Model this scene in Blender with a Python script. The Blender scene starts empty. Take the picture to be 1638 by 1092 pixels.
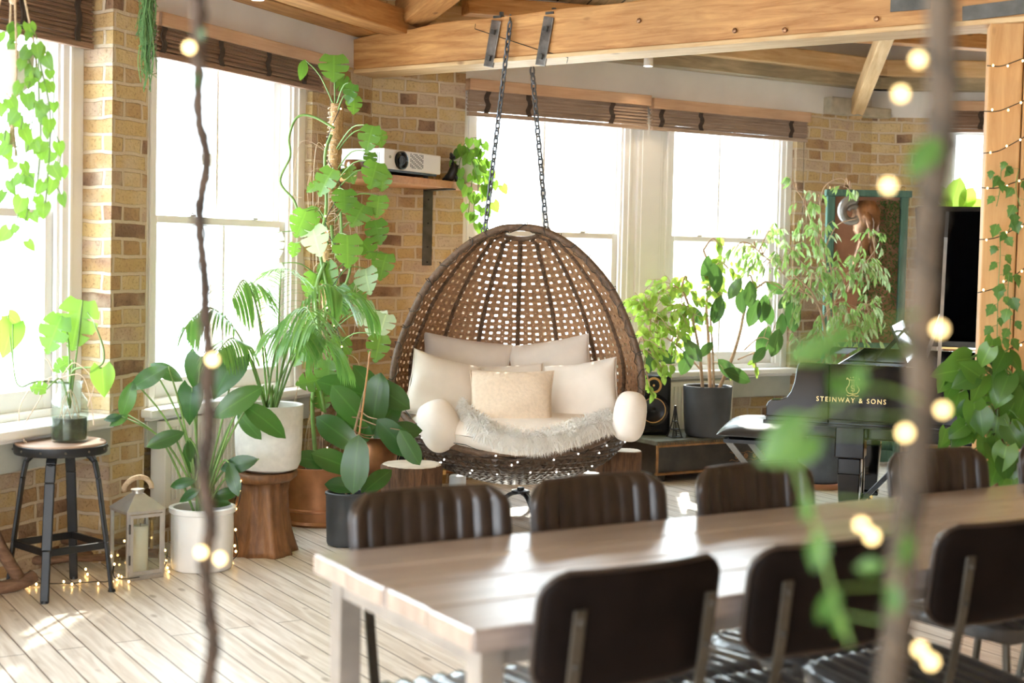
import bpy, math, random
WORLD=6.3; SUN=6.0; EXPO=1.12

from mathutils import Vector, Matrix, Euler
rnd = random.Random(7)
PI = math.pi
sc = bpy.context.scene
COL = sc.collection

# ------------------------------------------------------------------ camera numbers
F = 2275.0; CX = 819.0; CY = 546.0; PIT = math.radians(2.6); ROL = .0222; SH = -38.0; H = 1.4
cp, sp_ = math.cos(PIT), math.sin(PIT)
fw = Vector((0, cp, -sp_)); r0 = Vector((1, 0, 0)); u0 = Vector((0, sp_, cp))
CR = r0*math.cos(ROL) + u0*math.sin(ROL); CU = -r0*math.sin(ROL) + u0*math.cos(ROL)
def ray(px, py): return fw + CR*((px-CX)/F) + CU*(-(py-CY-SH)/F)
def at(px, py, Y):
    d = ray(px, py); return Vector((0, 0, H)) + d*(Y/d.y)
def G(px, py, z=0.0):
    d = ray(px, py); return Vector((0, 0, H)) + d*((z-H)/d.z)
cam_d = bpy.data.cameras.new('camera'); cam = bpy.data.objects.new('camera', cam_d); COL.objects.link(cam)
cam.matrix_world = Matrix(((CR.x, CU.x, -fw.x, 0), (CR.y, CU.y, -fw.y, 0), (CR.z, CU.z, -fw.z, H), (0, 0, 0, 1)))
cam_d.sensor_width = 36.0; cam_d.lens = F*36/1638; cam_d.shift_y = SH/1638
cam_d.clip_start = .05
cam_d.dof.use_dof = True; cam_d.dof.focus_distance = 7.2; cam_d.dof.aperture_fstop = 2.8
sc.camera = cam

# ------------------------------------------------------------------ mesh builder
class MB:
    def __init__(s): s.v = []; s.f = []; s.m = []; s.mi = 0; s.a = {}
    def add(s, vs, fs):
        b = len(s.v); s.v += [tuple(v) for v in vs]; s.f += [tuple(b+i for i in f) for f in fs]; s.m += [s.mi]*len(fs)
    def box(s, c, d, rot=None, rz=0):
        R = rot if rot is not None else Matrix.Rotation(rz, 3, 'Z')
        vs = [Vector(c) + R @ Vector((x*d[0]/2, y*d[1]/2, z*d[2]/2)) for z in (-1, 1) for y in (-1, 1) for x in (-1, 1)]
        s.add(vs, [(0, 2, 3, 1), (4, 5, 7, 6), (0, 1, 5, 4), (2, 6, 7, 3), (0, 4, 6, 2), (1, 3, 7, 5)])
    def bb(s, x0, x1, y0, y1, z0, z1): s.box(((x0+x1)/2, (y0+y1)/2, (z0+z1)/2), (x1-x0, y1-y0, z1-z0))
    def bar(s, a, b, w, h, up=(0, 0, 1)):
        a = Vector(a); b = Vector(b); t = (b-a); L = t.length; t.normalize(); up = Vector(up)
        x = t.cross(up)
        if x.length < 1e-4: x = t.cross(Vector((1, 0, 0)))
        x.normalize(); z = x.cross(t)
        R = Matrix((x, t, z)).transposed(); s.box((a+b)/2, (w, L, h), R)
    def tube(s, pts, r, n=8, close=False, cap=True):
        pts = [Vector(p) for p in pts]; N = len(pts)
        if N < 2: return
        rr = r if isinstance(r, (list, tuple)) else [r]*N
        T = []
        for i in range(N):
            if close: t = pts[(i+1) % N]-pts[i-1]
            else: t = pts[min(i+1, N-1)]-pts[max(i-1, 0)]
            if t.length < 1e-9: t = Vector((0, 0, 1))
            T.append(t.normalized())
        x = T[0].orthogonal().normalized(); vs = []
        for i in range(N):
            x = (x - T[i]*x.dot(T[i]))
            if x.length < 1e-6: x = T[i].orthogonal()
            x.normalize(); y = T[i].cross(x)
            for k in range(n):
                a = 2*PI*k/n; vs.append(pts[i] + (x*math.cos(a)+y*math.sin(a))*rr[i])
        fs = []
        for i in range(N if close else N-1):
            j = (i+1) % N
            for k in range(n): fs.append((i*n+k, i*n+(k+1) % n, j*n+(k+1) % n, j*n+k))
        if cap and not close: fs.append(tuple(reversed(range(n)))); fs.append(tuple((N-1)*n+k for k in range(n)))
        s.add(vs, fs)
    def lathe(s, prof, c=(0, 0, 0), n=40, sq=None, wob=None):
        vs = []; c = Vector(c); N = len(prof)
        for j, (r, z) in enumerate(prof):
            for k in range(n):
                a = 2*PI*k/n; q = r*(wob(a, j/(N-1), z) if wob else 1)
                vs.append((c.x+q*math.cos(a), c.y+q*math.sin(a), c.z+z))
        fs = [(j*n+k, j*n+(k+1) % n, (j+1)*n+(k+1) % n, (j+1)*n+k) for j in range(N-1) for k in range(n)]
        if prof[0][0] > 1e-4: fs.append(tuple(reversed(range(n))))
        if prof[-1][0] > 1e-4: fs.append(tuple((N-1)*n+k for k in range(n)))
        s.add(vs, fs)
    def prism(s, poly, a, b, f):       # poly 2d, extruded from a to b; f(u,v,w)->3d
        n = len(poly); vs = [f(u, v, a) for u, v in poly] + [f(u, v, b) for u, v in poly]
        s.add(vs, [tuple(range(n)), tuple(reversed(range(n, 2*n)))] + [(i, n+i, n+(i+1) % n, (i+1) % n) for i in range(n)])
    def ball(s, c, r, n=8, m=6, sx=1, sy=1, sz=1, R=None):
        c = Vector(c); vs = []; fs = []
        for j in range(m+1):
            th = PI*j/m
            for k in range(n):
                a = 2*PI*k/n; v = Vector((r*sx*math.sin(th)*math.cos(a), r*sy*math.sin(th)*math.sin(a), r*sz*math.cos(th)))
                vs.append(c + (R @ v if R is not None else v))
        for j in range(m):
            for k in range(n): fs.append((j*n+k, (j+1)*n+k, (j+1)*n+(k+1) % n, j*n+(k+1) % n))
        s.add(vs, fs)

ROOT = {}
def finish(name, mb, mat, parent=None, smooth=False, bevel=0, w=False, sub=0, solid=0, ang=None, flip=False):
    vs = mb.v
    if w and parent is not None and parent in ROOT:
        Mi = ROOT[parent]; vs = [tuple(Mi @ Vector(v)) for v in vs]
    me = bpy.data.meshes.new(name); me.from_pydata(vs, [], mb.f)
    mats = mat if isinstance(mat, (list, tuple)) else [mat]
    for m in mats: me.materials.append(m)
    if len(mats) > 1: me.polygons.foreach_set('material_index', mb.m)
    if smooth: me.polygons.foreach_set('use_smooth', [True]*len(me.polygons))
    if mb.a:
        at_ = me.attributes.new('mid', 'FLOAT', 'POINT'); dat = [1.0]*len(vs)
        for k, v in mb.a.items(): dat[k] = v
        at_.data.foreach_set('value', dat)
    me.update()
    if ang: me.set_sharp_from_angle(angle=math.radians(ang))
    o = bpy.data.objects.new(name, me); COL.objects.link(o)
    if parent is not None:
        o.parent = parent
        if parent in ROOT: ROOT[o] = ROOT[parent]
    if solid: md = o.modifiers.new('s', 'SOLIDIFY'); md.thickness = solid; md.offset = 0
    if bevel:
        md = o.modifiers.new('b', 'BEVEL'); md.width = bevel; md.segments = 2; md.limit_method = 'ANGLE'; md.angle_limit = math.radians(40)
    if sub: md = o.modifiers.new('u', 'SUBSURF'); md.levels = sub; md.render_levels = sub
    return o
def tag(o, label=None, cat=None, group=None, kind=None):
    if label: o['label'] = label
    if cat: o['category'] = cat
    if group: o['group'] = group
    if kind: o['kind'] = kind
    return o
def thing(name, label, cat, loc=(0, 0, 0), rz=0.0, group=None, kind=None, mat=None):
    o = bpy.data.objects.new(name, None); COL.objects.link(o); o.empty_display_size = .05
    M = mat if mat is not None else Matrix.Translation(Vector(loc)) @ Matrix.Rotation(rz, 4, 'Z')
    o.matrix_basis = M; ROOT[o] = M.inverted()
    tag(o, label, cat, group, kind); return o
def copy_tree(o, parent=None):
    c = o.copy(); COL.objects.link(c)
    if parent is not None: c.parent = parent
    for ch in [x for x in bpy.data.objects if x.parent == o]: copy_tree(ch, c)
    return c
def spline(pts, n=8):
    P = [Vector(p) for p in pts]
    if len(P) < 3:
        return [P[0].lerp(P[-1], i/n) for i in range(n+1)]
    out = []
    for i in range(len(P)-1):
        p0 = P[max(i-1, 0)]; p1 = P[i]; p2 = P[i+1]; p3 = P[min(i+2, len(P)-1)]
        for k in range(n):
            t = k/n
            out.append(.5*((2*p1)+(p2-p0)*t+(2*p0-5*p1+4*p2-p3)*t*t+(3*p1-p0-3*p2+p3)*t**3))
    out.append(P[-1]); return out

# ------------------------------------------------------------------ materials
def nm(name):
    m = bpy.data.materials.new(name); m.use_nodes = True; nt = m.node_tree
    return m, nt, nt.nodes['Principled BSDF'], nt.nodes['Material Output']
def c4(c): return (c[0], c[1], c[2], 1)
def plain(name, c, rough=.5, metal=0, var=.0, scale=8, bump=0, spec=None, coat=0):
    m, nt, b, o = nm(name); b.inputs['Base Color'].default_value = c4(c); b.inputs['Roughness'].default_value = rough; b.inputs['Metallic'].default_value = metal
    if spec is not None: b.inputs['Specular IOR Level'].default_value = spec
    if coat: b.inputs['Coat Weight'].default_value = coat; b.inputs['Coat Roughness'].default_value = .05
    if var or bump:
        tc = nt.nodes.new('ShaderNodeTexCoord'); n = nt.nodes.new('ShaderNodeTexNoise'); n.inputs['Scale'].default_value = scale; n.inputs['Detail'].default_value = 5
        nt.links.new(tc.outputs['Object'], n.inputs['Vector'])
        if var:
            r = nt.nodes.new('ShaderNodeValToRGB'); r.color_ramp.elements[0].position = .3; r.color_ramp.elements[1].position = .7
            r.color_ramp.elements[0].color = c4([x*(1-var) for x in c]); r.color_ramp.elements[1].color = c4([min(1, x*(1+var)) for x in c])
            nt.links.new(n.outputs['Fac'], r.inputs['Fac']); nt.links.new(r.outputs['Color'], b.inputs['Base Color'])
        if bump:
            bu = nt.nodes.new('ShaderNodeBump'); bu.inputs['Strength'].default_value = bump; bu.inputs['Distance'].default_value = .01
            nt.links.new(n.outputs['Fac'], bu.inputs['Height']); nt.links.new(bu.outputs['Normal'], b.inputs['Normal'])
    return m
def wood(name, c1, c2, c3=None, axis=0, sc1=3, stretch=14, rough=.5, bump=.25, knots=True):
    m, nt, b, o = nm(name); L = nt.links; N = nt.nodes.new
    tc = N('ShaderNodeTexCoord'); mp = N('ShaderNodeMapping'); s = [stretch]*3; s[axis] = 1; mp.inputs['Scale'].default_value = s
    L.new(tc.outputs['Object'], mp.inputs['Vector'])
    n = N('ShaderNodeTexNoise'); n.inputs['Scale'].default_value = sc1; n.inputs['Detail'].default_value = 8; n.inputs['Roughness'].default_value = .65; n.inputs['Distortion'].default_value = .6
    L.new(mp.outputs[0], n.inputs['Vector'])
    r = N('ShaderNodeValToRGB'); e = r.color_ramp.elements; e[0].position = .32; e[1].position = .68; e[0].color = c4(c1); e[1].color = c4(c2)
    L.new(n.outputs['Fac'], r.inputs['Fac'])
    n2 = N('ShaderNodeTexNoise'); n2.inputs['Scale'].default_value = 2.2; n2.inputs['Detail'].default_value = 3; L.new(tc.outputs['Object'], n2.inputs['Vector'])
    r2 = N('ShaderNodeValToRGB'); r2.color_ramp.elements[0].position = .35; r2.color_ramp.elements[1].position = .7; r2.color_ramp.elements[0].color = (.62, .6, .58, 1); r2.color_ramp.elements[1].color = (1, 1, 1, 1)
    L.new(n2.outputs['Fac'], r2.inputs['Fac'])
    mx = N('ShaderNodeMixRGB'); mx.blend_type = 'MULTIPLY'; mx.inputs[0].default_value = .6
    L.new(r.outputs[0], mx.inputs[1]); L.new(r2.outputs[0], mx.inputs[2]); last = mx
    if knots:
        mp2 = N('ShaderNodeMapping'); s2 = [5.5]*3; s2[axis] = 2.6; mp2.inputs['Scale'].default_value = s2; L.new(tc.outputs['Object'], mp2.inputs['Vector'])
        vo = N('ShaderNodeTexVoronoi'); L.new(mp2.outputs[0], vo.inputs['Vector']); vo.inputs['Scale'].default_value = 1.3
        r3 = N('ShaderNodeValToRGB'); r3.color_ramp.elements[0].position = .05; r3.color_ramp.elements[1].position = .12; r3.color_ramp.elements[0].color = (.3, .2, .15, 1); r3.color_ramp.elements[1].color = (1, 1, 1, 1)
        L.new(vo.outputs['Distance'], r3.inputs['Fac'])
        m3 = N('ShaderNodeMixRGB'); m3.blend_type = 'MULTIPLY'; m3.inputs[0].default_value = .7; L.new(last.outputs[0], m3.inputs[1]); L.new(r3.outputs[0], m3.inputs[2]); last = m3
    L.new(last.outputs[0], b.inputs['Base Color']); b.inputs['Roughness'].default_value = rough
    bu = N('ShaderNodeBump'); bu.inputs['Strength'].default_value = bump; bu.inputs['Distance'].default_value = .004; L.new(n.outputs['Fac'], bu.inputs['Height']); L.new(bu.outputs[0], b.inputs['Normal'])
    return m
def boards(name, c1, c2, cgap, width=.14, length=2.4, rough=.35, gap=.0035, darkmul=.7, knot=.6):
    m, nt, b, o = nm(name); L = nt.links; N = nt.nodes.new
    tc = N('ShaderNodeTexCoord')
    br = N('ShaderNodeTexBrick'); br.inputs['Scale'].default_value = 1; br.inputs['Brick Width'].default_value = length; br.inputs['Row Height'].default_value = width
    br.inputs['Mortar Size'].default_value = gap; br.inputs['Mortar Smooth'].default_value = .2; br.offset = .37; br.inputs['Bias'].default_value = 0
    br.inputs['Color1'].default_value = c4(c1); br.inputs['Color2'].default_value = c4(c2); br.inputs['Mortar'].default_value = c4(cgap)
    L.new(tc.outputs['Object'], br.inputs['Vector'])
    mp = N('ShaderNodeMapping'); mp.inputs['Scale'].default_value = (1, 13, 13); L.new(tc.outputs['Object'], mp.inputs['Vector'])
    n = N('ShaderNodeTexNoise'); n.inputs['Scale'].default_value = 3; n.inputs['Detail'].default_value = 7; n.inputs['Distortion'].default_value = .8; L.new(mp.outputs[0], n.inputs['Vector'])
    r = N('ShaderNodeValToRGB'); r.color_ramp.elements[0].position = .3; r.color_ramp.elements[1].position = .6; r.color_ramp.elements[0].color = (darkmul, darkmul*.93, darkmul*.85, 1); r.color_ramp.elements[1].color = (1, 1, 1, 1)
    L.new(n.outputs['Fac'], r.inputs['Fac'])
    mx = N('ShaderNodeMixRGB'); mx.blend_type = 'MULTIPLY'; mx.inputs[0].default_value = 1; L.new(br.outputs['Color'], mx.inputs[1]); L.new(r.outputs[0], mx.inputs[2])
    mp2 = N('ShaderNodeMapping'); mp2.inputs['Scale'].default_value = (3.2, 7, 7); L.new(tc.outputs['Object'], mp2.inputs['Vector'])
    vo = N('ShaderNodeTexVoronoi'); vo.inputs['Scale'].default_value = 1.1; L.new(mp2.outputs[0], vo.inputs['Vector'])
    r3 = N('ShaderNodeValToRGB'); r3.color_ramp.elements[0].position = .07; r3.color_ramp.elements[1].position = .13; r3.color_ramp.elements[0].color = (.3, .22, .16, 1); r3.color_ramp.elements[1].color = (1, 1, 1, 1)
    L.new(vo.outputs['Distance'], r3.inputs['Fac'])
    m3 = N('ShaderNodeMixRGB'); m3.blend_type = 'MULTIPLY'; m3.inputs[0].default_value = knot; L.new(mx.outputs[0], m3.inputs[1]); L.new(r3.outputs[0], m3.inputs[2])
    L.new(m3.outputs[0], b.inputs['Base Color']); b.inputs['Roughness'].default_value = rough
    bu = N('ShaderNodeBump'); bu.inputs['Strength'].default_value = .5; bu.inputs['Distance'].default_value = .004; bu.invert = True
    L.new(br.outputs['Fac'], bu.inputs['Height']); L.new(bu.outputs[0], b.inputs['Normal'])
    return m
def brickmat(name, seed=0, warm=1.0):
    m, nt, b, o = nm(name); L = nt.links; N = nt.nodes.new
    tc = N('ShaderNodeTexCoord'); sx = N('ShaderNodeSeparateXYZ'); L.new(tc.outputs['Object'], sx.inputs[0])
    ad = N('ShaderNodeMath'); ad.operation = 'SUBTRACT'; L.new(sx.outputs[0], ad.inputs[0]); L.new(sx.outputs[1], ad.inputs[1])
    cb = N('ShaderNodeCombineXYZ'); L.new(ad.outputs[0], cb.inputs[0]); L.new(sx.outputs[2], cb.inputs[1])
    # wobble of the courses
    nw = N('ShaderNodeTexNoise'); nw.inputs['Scale'].default_value = 7; L.new(tc.outputs['Object'], nw.inputs['Vector'])
    vm = N('ShaderNodeVectorMath'); vm.operation = 'MULTIPLY_ADD'; vm.inputs[1].default_value = (.03, .026, 0); L.new(nw.outputs['Color'], vm.inputs[0]); L.new(cb.outputs[0], vm.inputs[2])
    def brk(w, off, c1, c2, mort):
        br = N('ShaderNodeTexBrick'); br.inputs['Scale'].default_value = 1; br.inputs['Brick Width'].default_value = w; br.inputs['Row Height'].default_value = .0755
        br.inputs['Mortar Size'].default_value = .0095; br.inputs['Mortar Smooth'].default_value = .35; br.offset = off; br.inputs['Bias'].default_value = 0
        br.squash = .55; br.squash_frequency = 2
        br.inputs['Color1'].default_value = c4(c1); br.inputs['Color2'].default_value = c4(c2); br.inputs['Mortar'].default_value = c4(mort)
        L.new(vm.outputs[0], br.inputs['Vector']); return br
    br = brk(.225, .5, (0, 0, 0), (1, 1, 1), (.5, .5, .5))
    r = N('ShaderNodeValToRGB'); el = r.color_ramp.elements
    cols = [(0, (.22, .13, .08)), (.08, (.33, .20, .12)), (.16, (.43, .27, .13)), (.4, (.52, .35, .16)), (.6, (.58, .41, .19)), (.8, (.63, .48, .26)), (.93, (.50, .36, .26)), (1, (.58, .45, .32))]
    el[0].position = 0; el[0].color = c4(cols[0][1]); el[1].position = 1; el[1].color = c4(cols[-1][1])
    for p, c in cols[1:-1]: e = el.new(p); e.color = c4(c)
    # finer colour variation added to the brick's own random value
    n1 = N('ShaderNodeTexNoise'); n1.inputs['Scale'].default_value = 9; n1.inputs['Detail'].default_value = 6; L.new(tc.outputs['Object'], n1.inputs['Vector'])
    mr = N('ShaderNodeMath'); mr.operation = 'MULTIPLY_ADD'; mr.inputs[1].default_value = .5; mr.inputs[2].default_value = -.25; L.new(n1.outputs['Fac'], mr.inputs[0])
    a2 = N('ShaderNodeMath'); a2.operation = 'ADD'; a2.use_clamp = True; L.new(br.outputs['Color'], a2.inputs[0]); L.new(mr.outputs[0], a2.inputs[1])
    L.new(a2.outputs[0], r.inputs['Fac'])
    # pits
    n2 = N('ShaderNodeTexNoise'); n2.inputs['Scale'].default_value = 70; n2.inputs['Detail'].default_value = 4; L.new(tc.outputs['Object'], n2.inputs['Vector'])
    r2 = N('ShaderNodeValToRGB'); r2.color_ramp.elements[0].position = .3; r2.color_ramp.elements[1].position = .45; r2.color_ramp.elements[0].color = (.55, .5, .45, 1); r2.color_ramp.elements[1].color = (1, 1, 1, 1)
    L.new(n2.outputs['Fac'], r2.inputs['Fac'])
    mu = N('ShaderNodeMixRGB'); mu.blend_type = 'MULTIPLY'; mu.inputs[0].default_value = .8; L.new(r.outputs[0], mu.inputs[1]); L.new(r2.outputs[0], mu.inputs[2])
    # smeared mortar
    n3 = N('ShaderNodeTexNoise'); n3.inputs['Scale'].default_value = 5; n3.inputs['Detail'].default_value = 7; L.new(tc.outputs['Object'], n3.inputs['Vector'])
    r4 = N('ShaderNodeValToRGB'); r4.color_ramp.elements[0].position = .52; r4.color_ramp.elements[1].position = .74; L.new(n3.outputs['Fac'], r4.inputs['Fac'])
    mxf = N('ShaderNodeMath'); mxf.operation = 'MULTIPLY_ADD'; mxf.inputs[1].default_value = .75; mxf.use_clamp = True; L.new(r4.outputs[0], mxf.inputs[0]); L.new(br.outputs['Fac'], mxf.inputs[2])
    mm = N('ShaderNodeMixRGB'); L.new(mxf.outputs[0], mm.inputs[0]); L.new(mu.outputs[0], mm.inputs[1]); mm.inputs[2].default_value = (.62, .51, .37, 1)
    L.new(mm.outputs[0], b.inputs['Base Color']); b.inputs['Roughness'].default_value = .9
    hh = N('ShaderNodeMath'); hh.operation = 'MULTIPLY_ADD'; hh.inputs[1].default_value = -1.0; L.new(br.outputs['Fac'], hh.inputs[0]); L.new(n2.outputs['Fac'], hh.inputs[2])
    bu = N('ShaderNodeBump'); bu.inputs['Strength'].default_value = .8; bu.inputs['Distance'].default_value = .008; L.new(hh.outputs[0], bu.inputs['Height']); L.new(bu.outputs[0], b.inputs['Normal'])
    return m
def leafmat(name, c1, c2, trans, tw=.5, rough=.38, vein=True):
    m, nt, b, o = nm(name); L = nt.links; N = nt.nodes.new
    g = N('ShaderNodeNewGeometry'); r = N('ShaderNodeValToRGB'); r.color_ramp.elements[0].color = c4(c1); r.color_ramp.elements[1].color = c4(c2); L.new(g.outputs['Random Per Island'], r.inputs[0])
    am = N('ShaderNodeAttribute'); am.attribute_name = 'mid'; rm = N('ShaderNodeValToRGB'); rm.color_ramp.elements[0].position = .0; rm.color_ramp.elements[1].position = .10
    rm.color_ramp.elements[0].color = (1.9, 1.7, 1.6, 1); rm.color_ramp.elements[1].color = (1, 1, 1, 1); L.new(am.outputs['Fac'], rm.inputs[0])
    vm_ = N('ShaderNodeMixRGB'); vm_.blend_type = 'MULTIPLY'; vm_.inputs[0].default_value = 1 if vein else 0; L.new(r.outputs[0], vm_.inputs[1]); L.new(rm.outputs[0], vm_.inputs[2])
    L.new(vm_.outputs[0], b.inputs['Base Color']); b.inputs['Roughness'].default_value = rough
    t = N('ShaderNodeBsdfTranslucent'); t.inputs[0].default_value = c4(trans)
    mx = N('ShaderNodeMixShader'); mx.inputs[0].default_value = tw; L.new(b.outputs[0], mx.inputs[1]); L.new(t.outputs[0], mx.inputs[2]); L.new(mx.outputs[0], o.inputs[0])
    return m
def emis(name, c, s):
    m, nt, b, o = nm(name); b.inputs['Base Color'].default_value = c4(c); b.inputs['Emission Color'].default_value = c4(c); b.inputs['Emission Strength'].default_value = s; return m
def glassmat(name, tint=(1, 1, 1), refl=.08):
    m, nt, b, o = nm(name); N = nt.nodes.new; L = nt.links
    t = N('ShaderNodeBsdfTransparent'); t.inputs[0].default_value = c4(tint); g = N('ShaderNodeBsdfGlossy'); g.inputs['Roughness'].default_value = .02
    lw = N('ShaderNodeLayerWeight'); lw.inputs[0].default_value = .5; pw = N('ShaderNodeMath'); pw.operation = 'POWER'; pw.inputs[1].default_value = 4; L.new(lw.outputs['Facing'], pw.inputs[0])
    ml = N('ShaderNodeMath'); ml.operation = 'MULTIPLY_ADD'; ml.inputs[1].default_value = .5; ml.inputs[2].default_value = .035; L.new(pw.outputs[0], ml.inputs[0])
    mx = N('ShaderNodeMixShader'); L.new(ml.outputs[0], mx.inputs[0])
    L.new(t.outputs[0], mx.inputs[1]); L.new(g.outputs[0], mx.inputs[2]); L.new(mx.outputs[0], o.inputs[0]); return m

M = {}
M['brick'] = brickmat('yellow_stock_brick')
M['plaster'] = plain('white_plaster', (.80, .78, .75), .85, var=.06, scale=3, bump=.3)
M['white'] = plain('white_paint', (.90, .89, .87), .45, var=.02, scale=6)
M['greytrim'] = plain('grey_green_paint', (.42, .43, .38), .6, var=.08, scale=9)
M['glass'] = glassmat('window_glass', (.97, .99, .98))
M['beam'] = wood('old_pine_beam', (.40, .16, .04), (.70, .38, .14), axis=0, sc1=3, stretch=11, rough=.6, bump=.5)
M['beamy'] = wood('pale_pine_beam', (.60, .36, .16), (.80, .58, .32), axis=0, sc1=3, stretch=11, rough=.65, bump=.4)
M['post'] = wood('pine_post', (.62, .31, .10), (.82, .48, .20), axis=2, sc1=2.2, stretch=10, rough=.55)
M['cane_i'] = None
M['floor'] = boards('pine_floorboards', (.80, .735, .66), (.88, .835, .78), (.14, .09, .06), rough=.30, length=3.6, width=.101, gap=.0028)
M['roof'] = boards('roof_planks', (.66, .44, .22), (.74, .54, .30), (.05, .03, .015), width=.2, length=6, rough=.7, gap=.006, darkmul=.6)
M['shelf'] = wood('shelf_pine', (.58, .27, .10), (.72, .38, .17), axis=0, sc1=3, stretch=12, rough=.5, knots=False)
M['table'] = wood('table_wood', (.25, .19, .17), (.58, .52, .50), axis=0, sc1=2.4, stretch=12, rough=.28, bump=.12)
_b = M['table'].node_tree.nodes['Principled BSDF']; _b.inputs['Coat Weight'].default_value = 1; _b.inputs['Coat Roughness'].default_value = .30; _b.inputs['Coat IOR'].default_value = 2.0
M['table'].node_tree.nodes['Principled BSDF'].inputs['Specular IOR Level'].default_value = 1.0
M['endgrain'] = wood('table_end', (.40, .30, .24), (.56, .46, .38), axis=2, sc1=9, stretch=3, rough=.5, knots=False)
M['iron'] = plain('dark_iron', (.10, .095, .085), .5, .7, var=.35, scale=12, bump=.3)
M['ironw'] = plain('worn_iron_plate', (.22, .20, .18), .4, .8, var=.5, scale=14, bump=.3)
M['black'] = plain('black_metal', (.014, .015, .017), .42, .3, var=.2, scale=20)
M['leather'] = plain('dark_brown_leather', (.030, .019, .014), .33, var=.3, scale=14, bump=.10, spec=.6)
M['seat'] = plain('shiny_seat_leather', (.05, .045, .042), .30, var=.3, scale=14, bump=.1, coat=.6)
M['backboard'] = plain('dark_brown_back', (.008, .005, .004), .6, var=.35, scale=10, bump=.1, spec=.08)
M['steel'] = plain('worn_steel', (.11, .10, .085), .38, .8, var=.3, scale=9)
M['brushed'] = plain('brushed_steel', (.50, .48, .45), .38, .55, var=.12, scale=14)
M['chain'] = plain('zinc_chain', (.16, .17, .19), .4, .7)
M['tablesteel'] = plain('table_leg_steel', (.40, .36, .32), .4, .45, var=.2, scale=9)
M['linen'] = plain('natural_linen', (.78, .64, .50), .95, var=.06, scale=60, bump=.4)
M['linen2'] = plain('cream_cotton', (.90, .83, .76), .95, var=.03, scale=12, bump=.2)
M['fur'] = leafmat('sheepskin_wool', (.91, .88, .84), (.95, .93, .90), (.90, .88, .84), .3, .9, vein=False)
M['cane'] = plain('woven_cane', (.46, .27, .15), .6, var=.3, scale=55, bump=.6)
M['wicker'] = plain('dark_wicker', (.075, .045, .028), .4, var=.45, scale=30, bump=.5)
M['rib'] = plain('rattan_rib', (.15, .09, .055), .5, var=.3, scale=60, bump=.6)
M['copper'] = plain('hammered_copper', (.46, .20, .09), .38, .55, var=.35, scale=7, bump=.3)
M['terracotta'] = plain('terracotta', (.52, .24, .12), .8, var=.12, scale=9)
M['teak'] = wood('teak_root', (.16, .07, .03), (.36, .17, .07), axis=2, sc1=5, stretch=5, rough=.5, bump=.8, knots=False)
M['bark'] = wood('stump_bark', (.07, .035, .02), (.24, .12, .06), axis=2, sc1=9, stretch=6, rough=.85, bump=1, knots=False)
M['cut'] = plain('sawn_wood_top', (.70, .60, .48), .7, var=.15, scale=7)
M['whitepot'] = plain('speckled_white_pot', (.74, .71, .66), .75, var=.07, scale=35, bump=.1)
M['gloss_white'] = plain('glazed_white', (.82, .81, .79), .3)
M['darkpot'] = plain('charcoal_pot', (.045, .048, .052), .55, var=.2, scale=8)
M['bluepot'] = plain('slate_blue_pot', (.09, .11, .13), .6, var=.25, scale=8)
M['soil'] = plain('soil', (.05, .03, .02), .95, var=.4, scale=40, bump=1)
M['moss'] = plain('coir_pole', (.42, .25, .11), .95, var=.25, scale=60, bump=1)
M['coir2'] = plain('dark_coir', (.20, .11, .055), .95, var=.4, scale=40, bump=1)
M['stem'] = plain('green_stem', (.16, .28, .07), .5, var=.3, scale=10)
M['twig'] = plain('brown_twig', (.34, .22, .13), .8, var=.3, scale=20)
M['ptwig'] = plain('pale_twig', (.52, .36, .24), .8, var=.2, scale=20)
M['root'] = plain('aerial_root', (.62, .48, .36), .8)
M['lf_pothos'] = leafmat('pothos_leaf', (.07, .20, .03), (.18, .34, .05), (.30, .55, .06), .42)
M['lf_monst'] = leafmat('monstera_leaf', (.022, .085, .015), (.13, .25, .04), (.24, .46, .05), .36, .3)
M['lf_pothos_d'] = leafmat('glossy_heart_leaf', (.025, .09, .015), (.12, .26, .04), (.2, .42, .05), .28, .28)
M['lf_palm'] = leafmat('palm_leaf', (.035, .11, .03), (.10, .21, .05), (.24, .50, .08), .36, .32)
M['lf_fig'] = leafmat('fig_leaf', (.012, .05, .015), (.045, .12, .025), (.12, .30, .04), .22, .27)
M['lf_small'] = leafmat('small_bright_leaf', (.12, .26, .04), (.34, .48, .10), (.48, .70, .10), .42)
M['lf_rubber'] = leafmat('rubber_leaf', (.015, .05, .02), (.06, .12, .04), (.14, .30, .06), .25, .28)
M['lf_ficus'] = leafmat('weeping_leaf', (.08, .18, .05), (.36, .46, .22), (.42, .68, .18), .45)
M['lf_var'] = leafmat('pale_leaf', (.22, .34, .18), (.55, .62, .42), (.6, .8, .4), .4)
M['lf_gar'] = leafmat('garland_leaf', (.03, .10, .02), (.08, .18, .04), (.14, .32, .05), .3)
M['lf_ivy'] = leafmat('ivy_leaf', (.05, .15, .04), (.14, .30, .07), (.2, .4, .08), .3)
M['lf_moss'] = leafmat('moss_leaf', (.07, .19, .05), (.18, .34, .11), (.2, .4, .1), .3, .6, vein=False)
M['bulb'] = emis('warm_bulb', (1, .62, .22), 7)
M['bulb2'] = emis('warm_bulb_dim', (1, .62, .24), 7)
M['wire'] = plain('dark_wire', (.02, .022, .018), .6)
M['rope'] = plain('jute_rope', (.60, .45, .30), .95, var=.2, scale=80, bump=.6)
M['vine'] = plain('dark_vine_bark', (.075, .05, .035), .9, var=.5, scale=22, bump=1)
M['vine2'] = plain('grey_vine_bark', (.085, .062, .042), .9, var=.55, scale=14, bump=1)
M['radi'] = plain('cream_radiator', (.80, .76, .68), .35)
M['piano'] = plain('black_lacquer', (.003, .003, .0035), .07, spec=.45)
M['brass'] = plain('brass', (.80, .55, .22), .25, 1)
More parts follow.
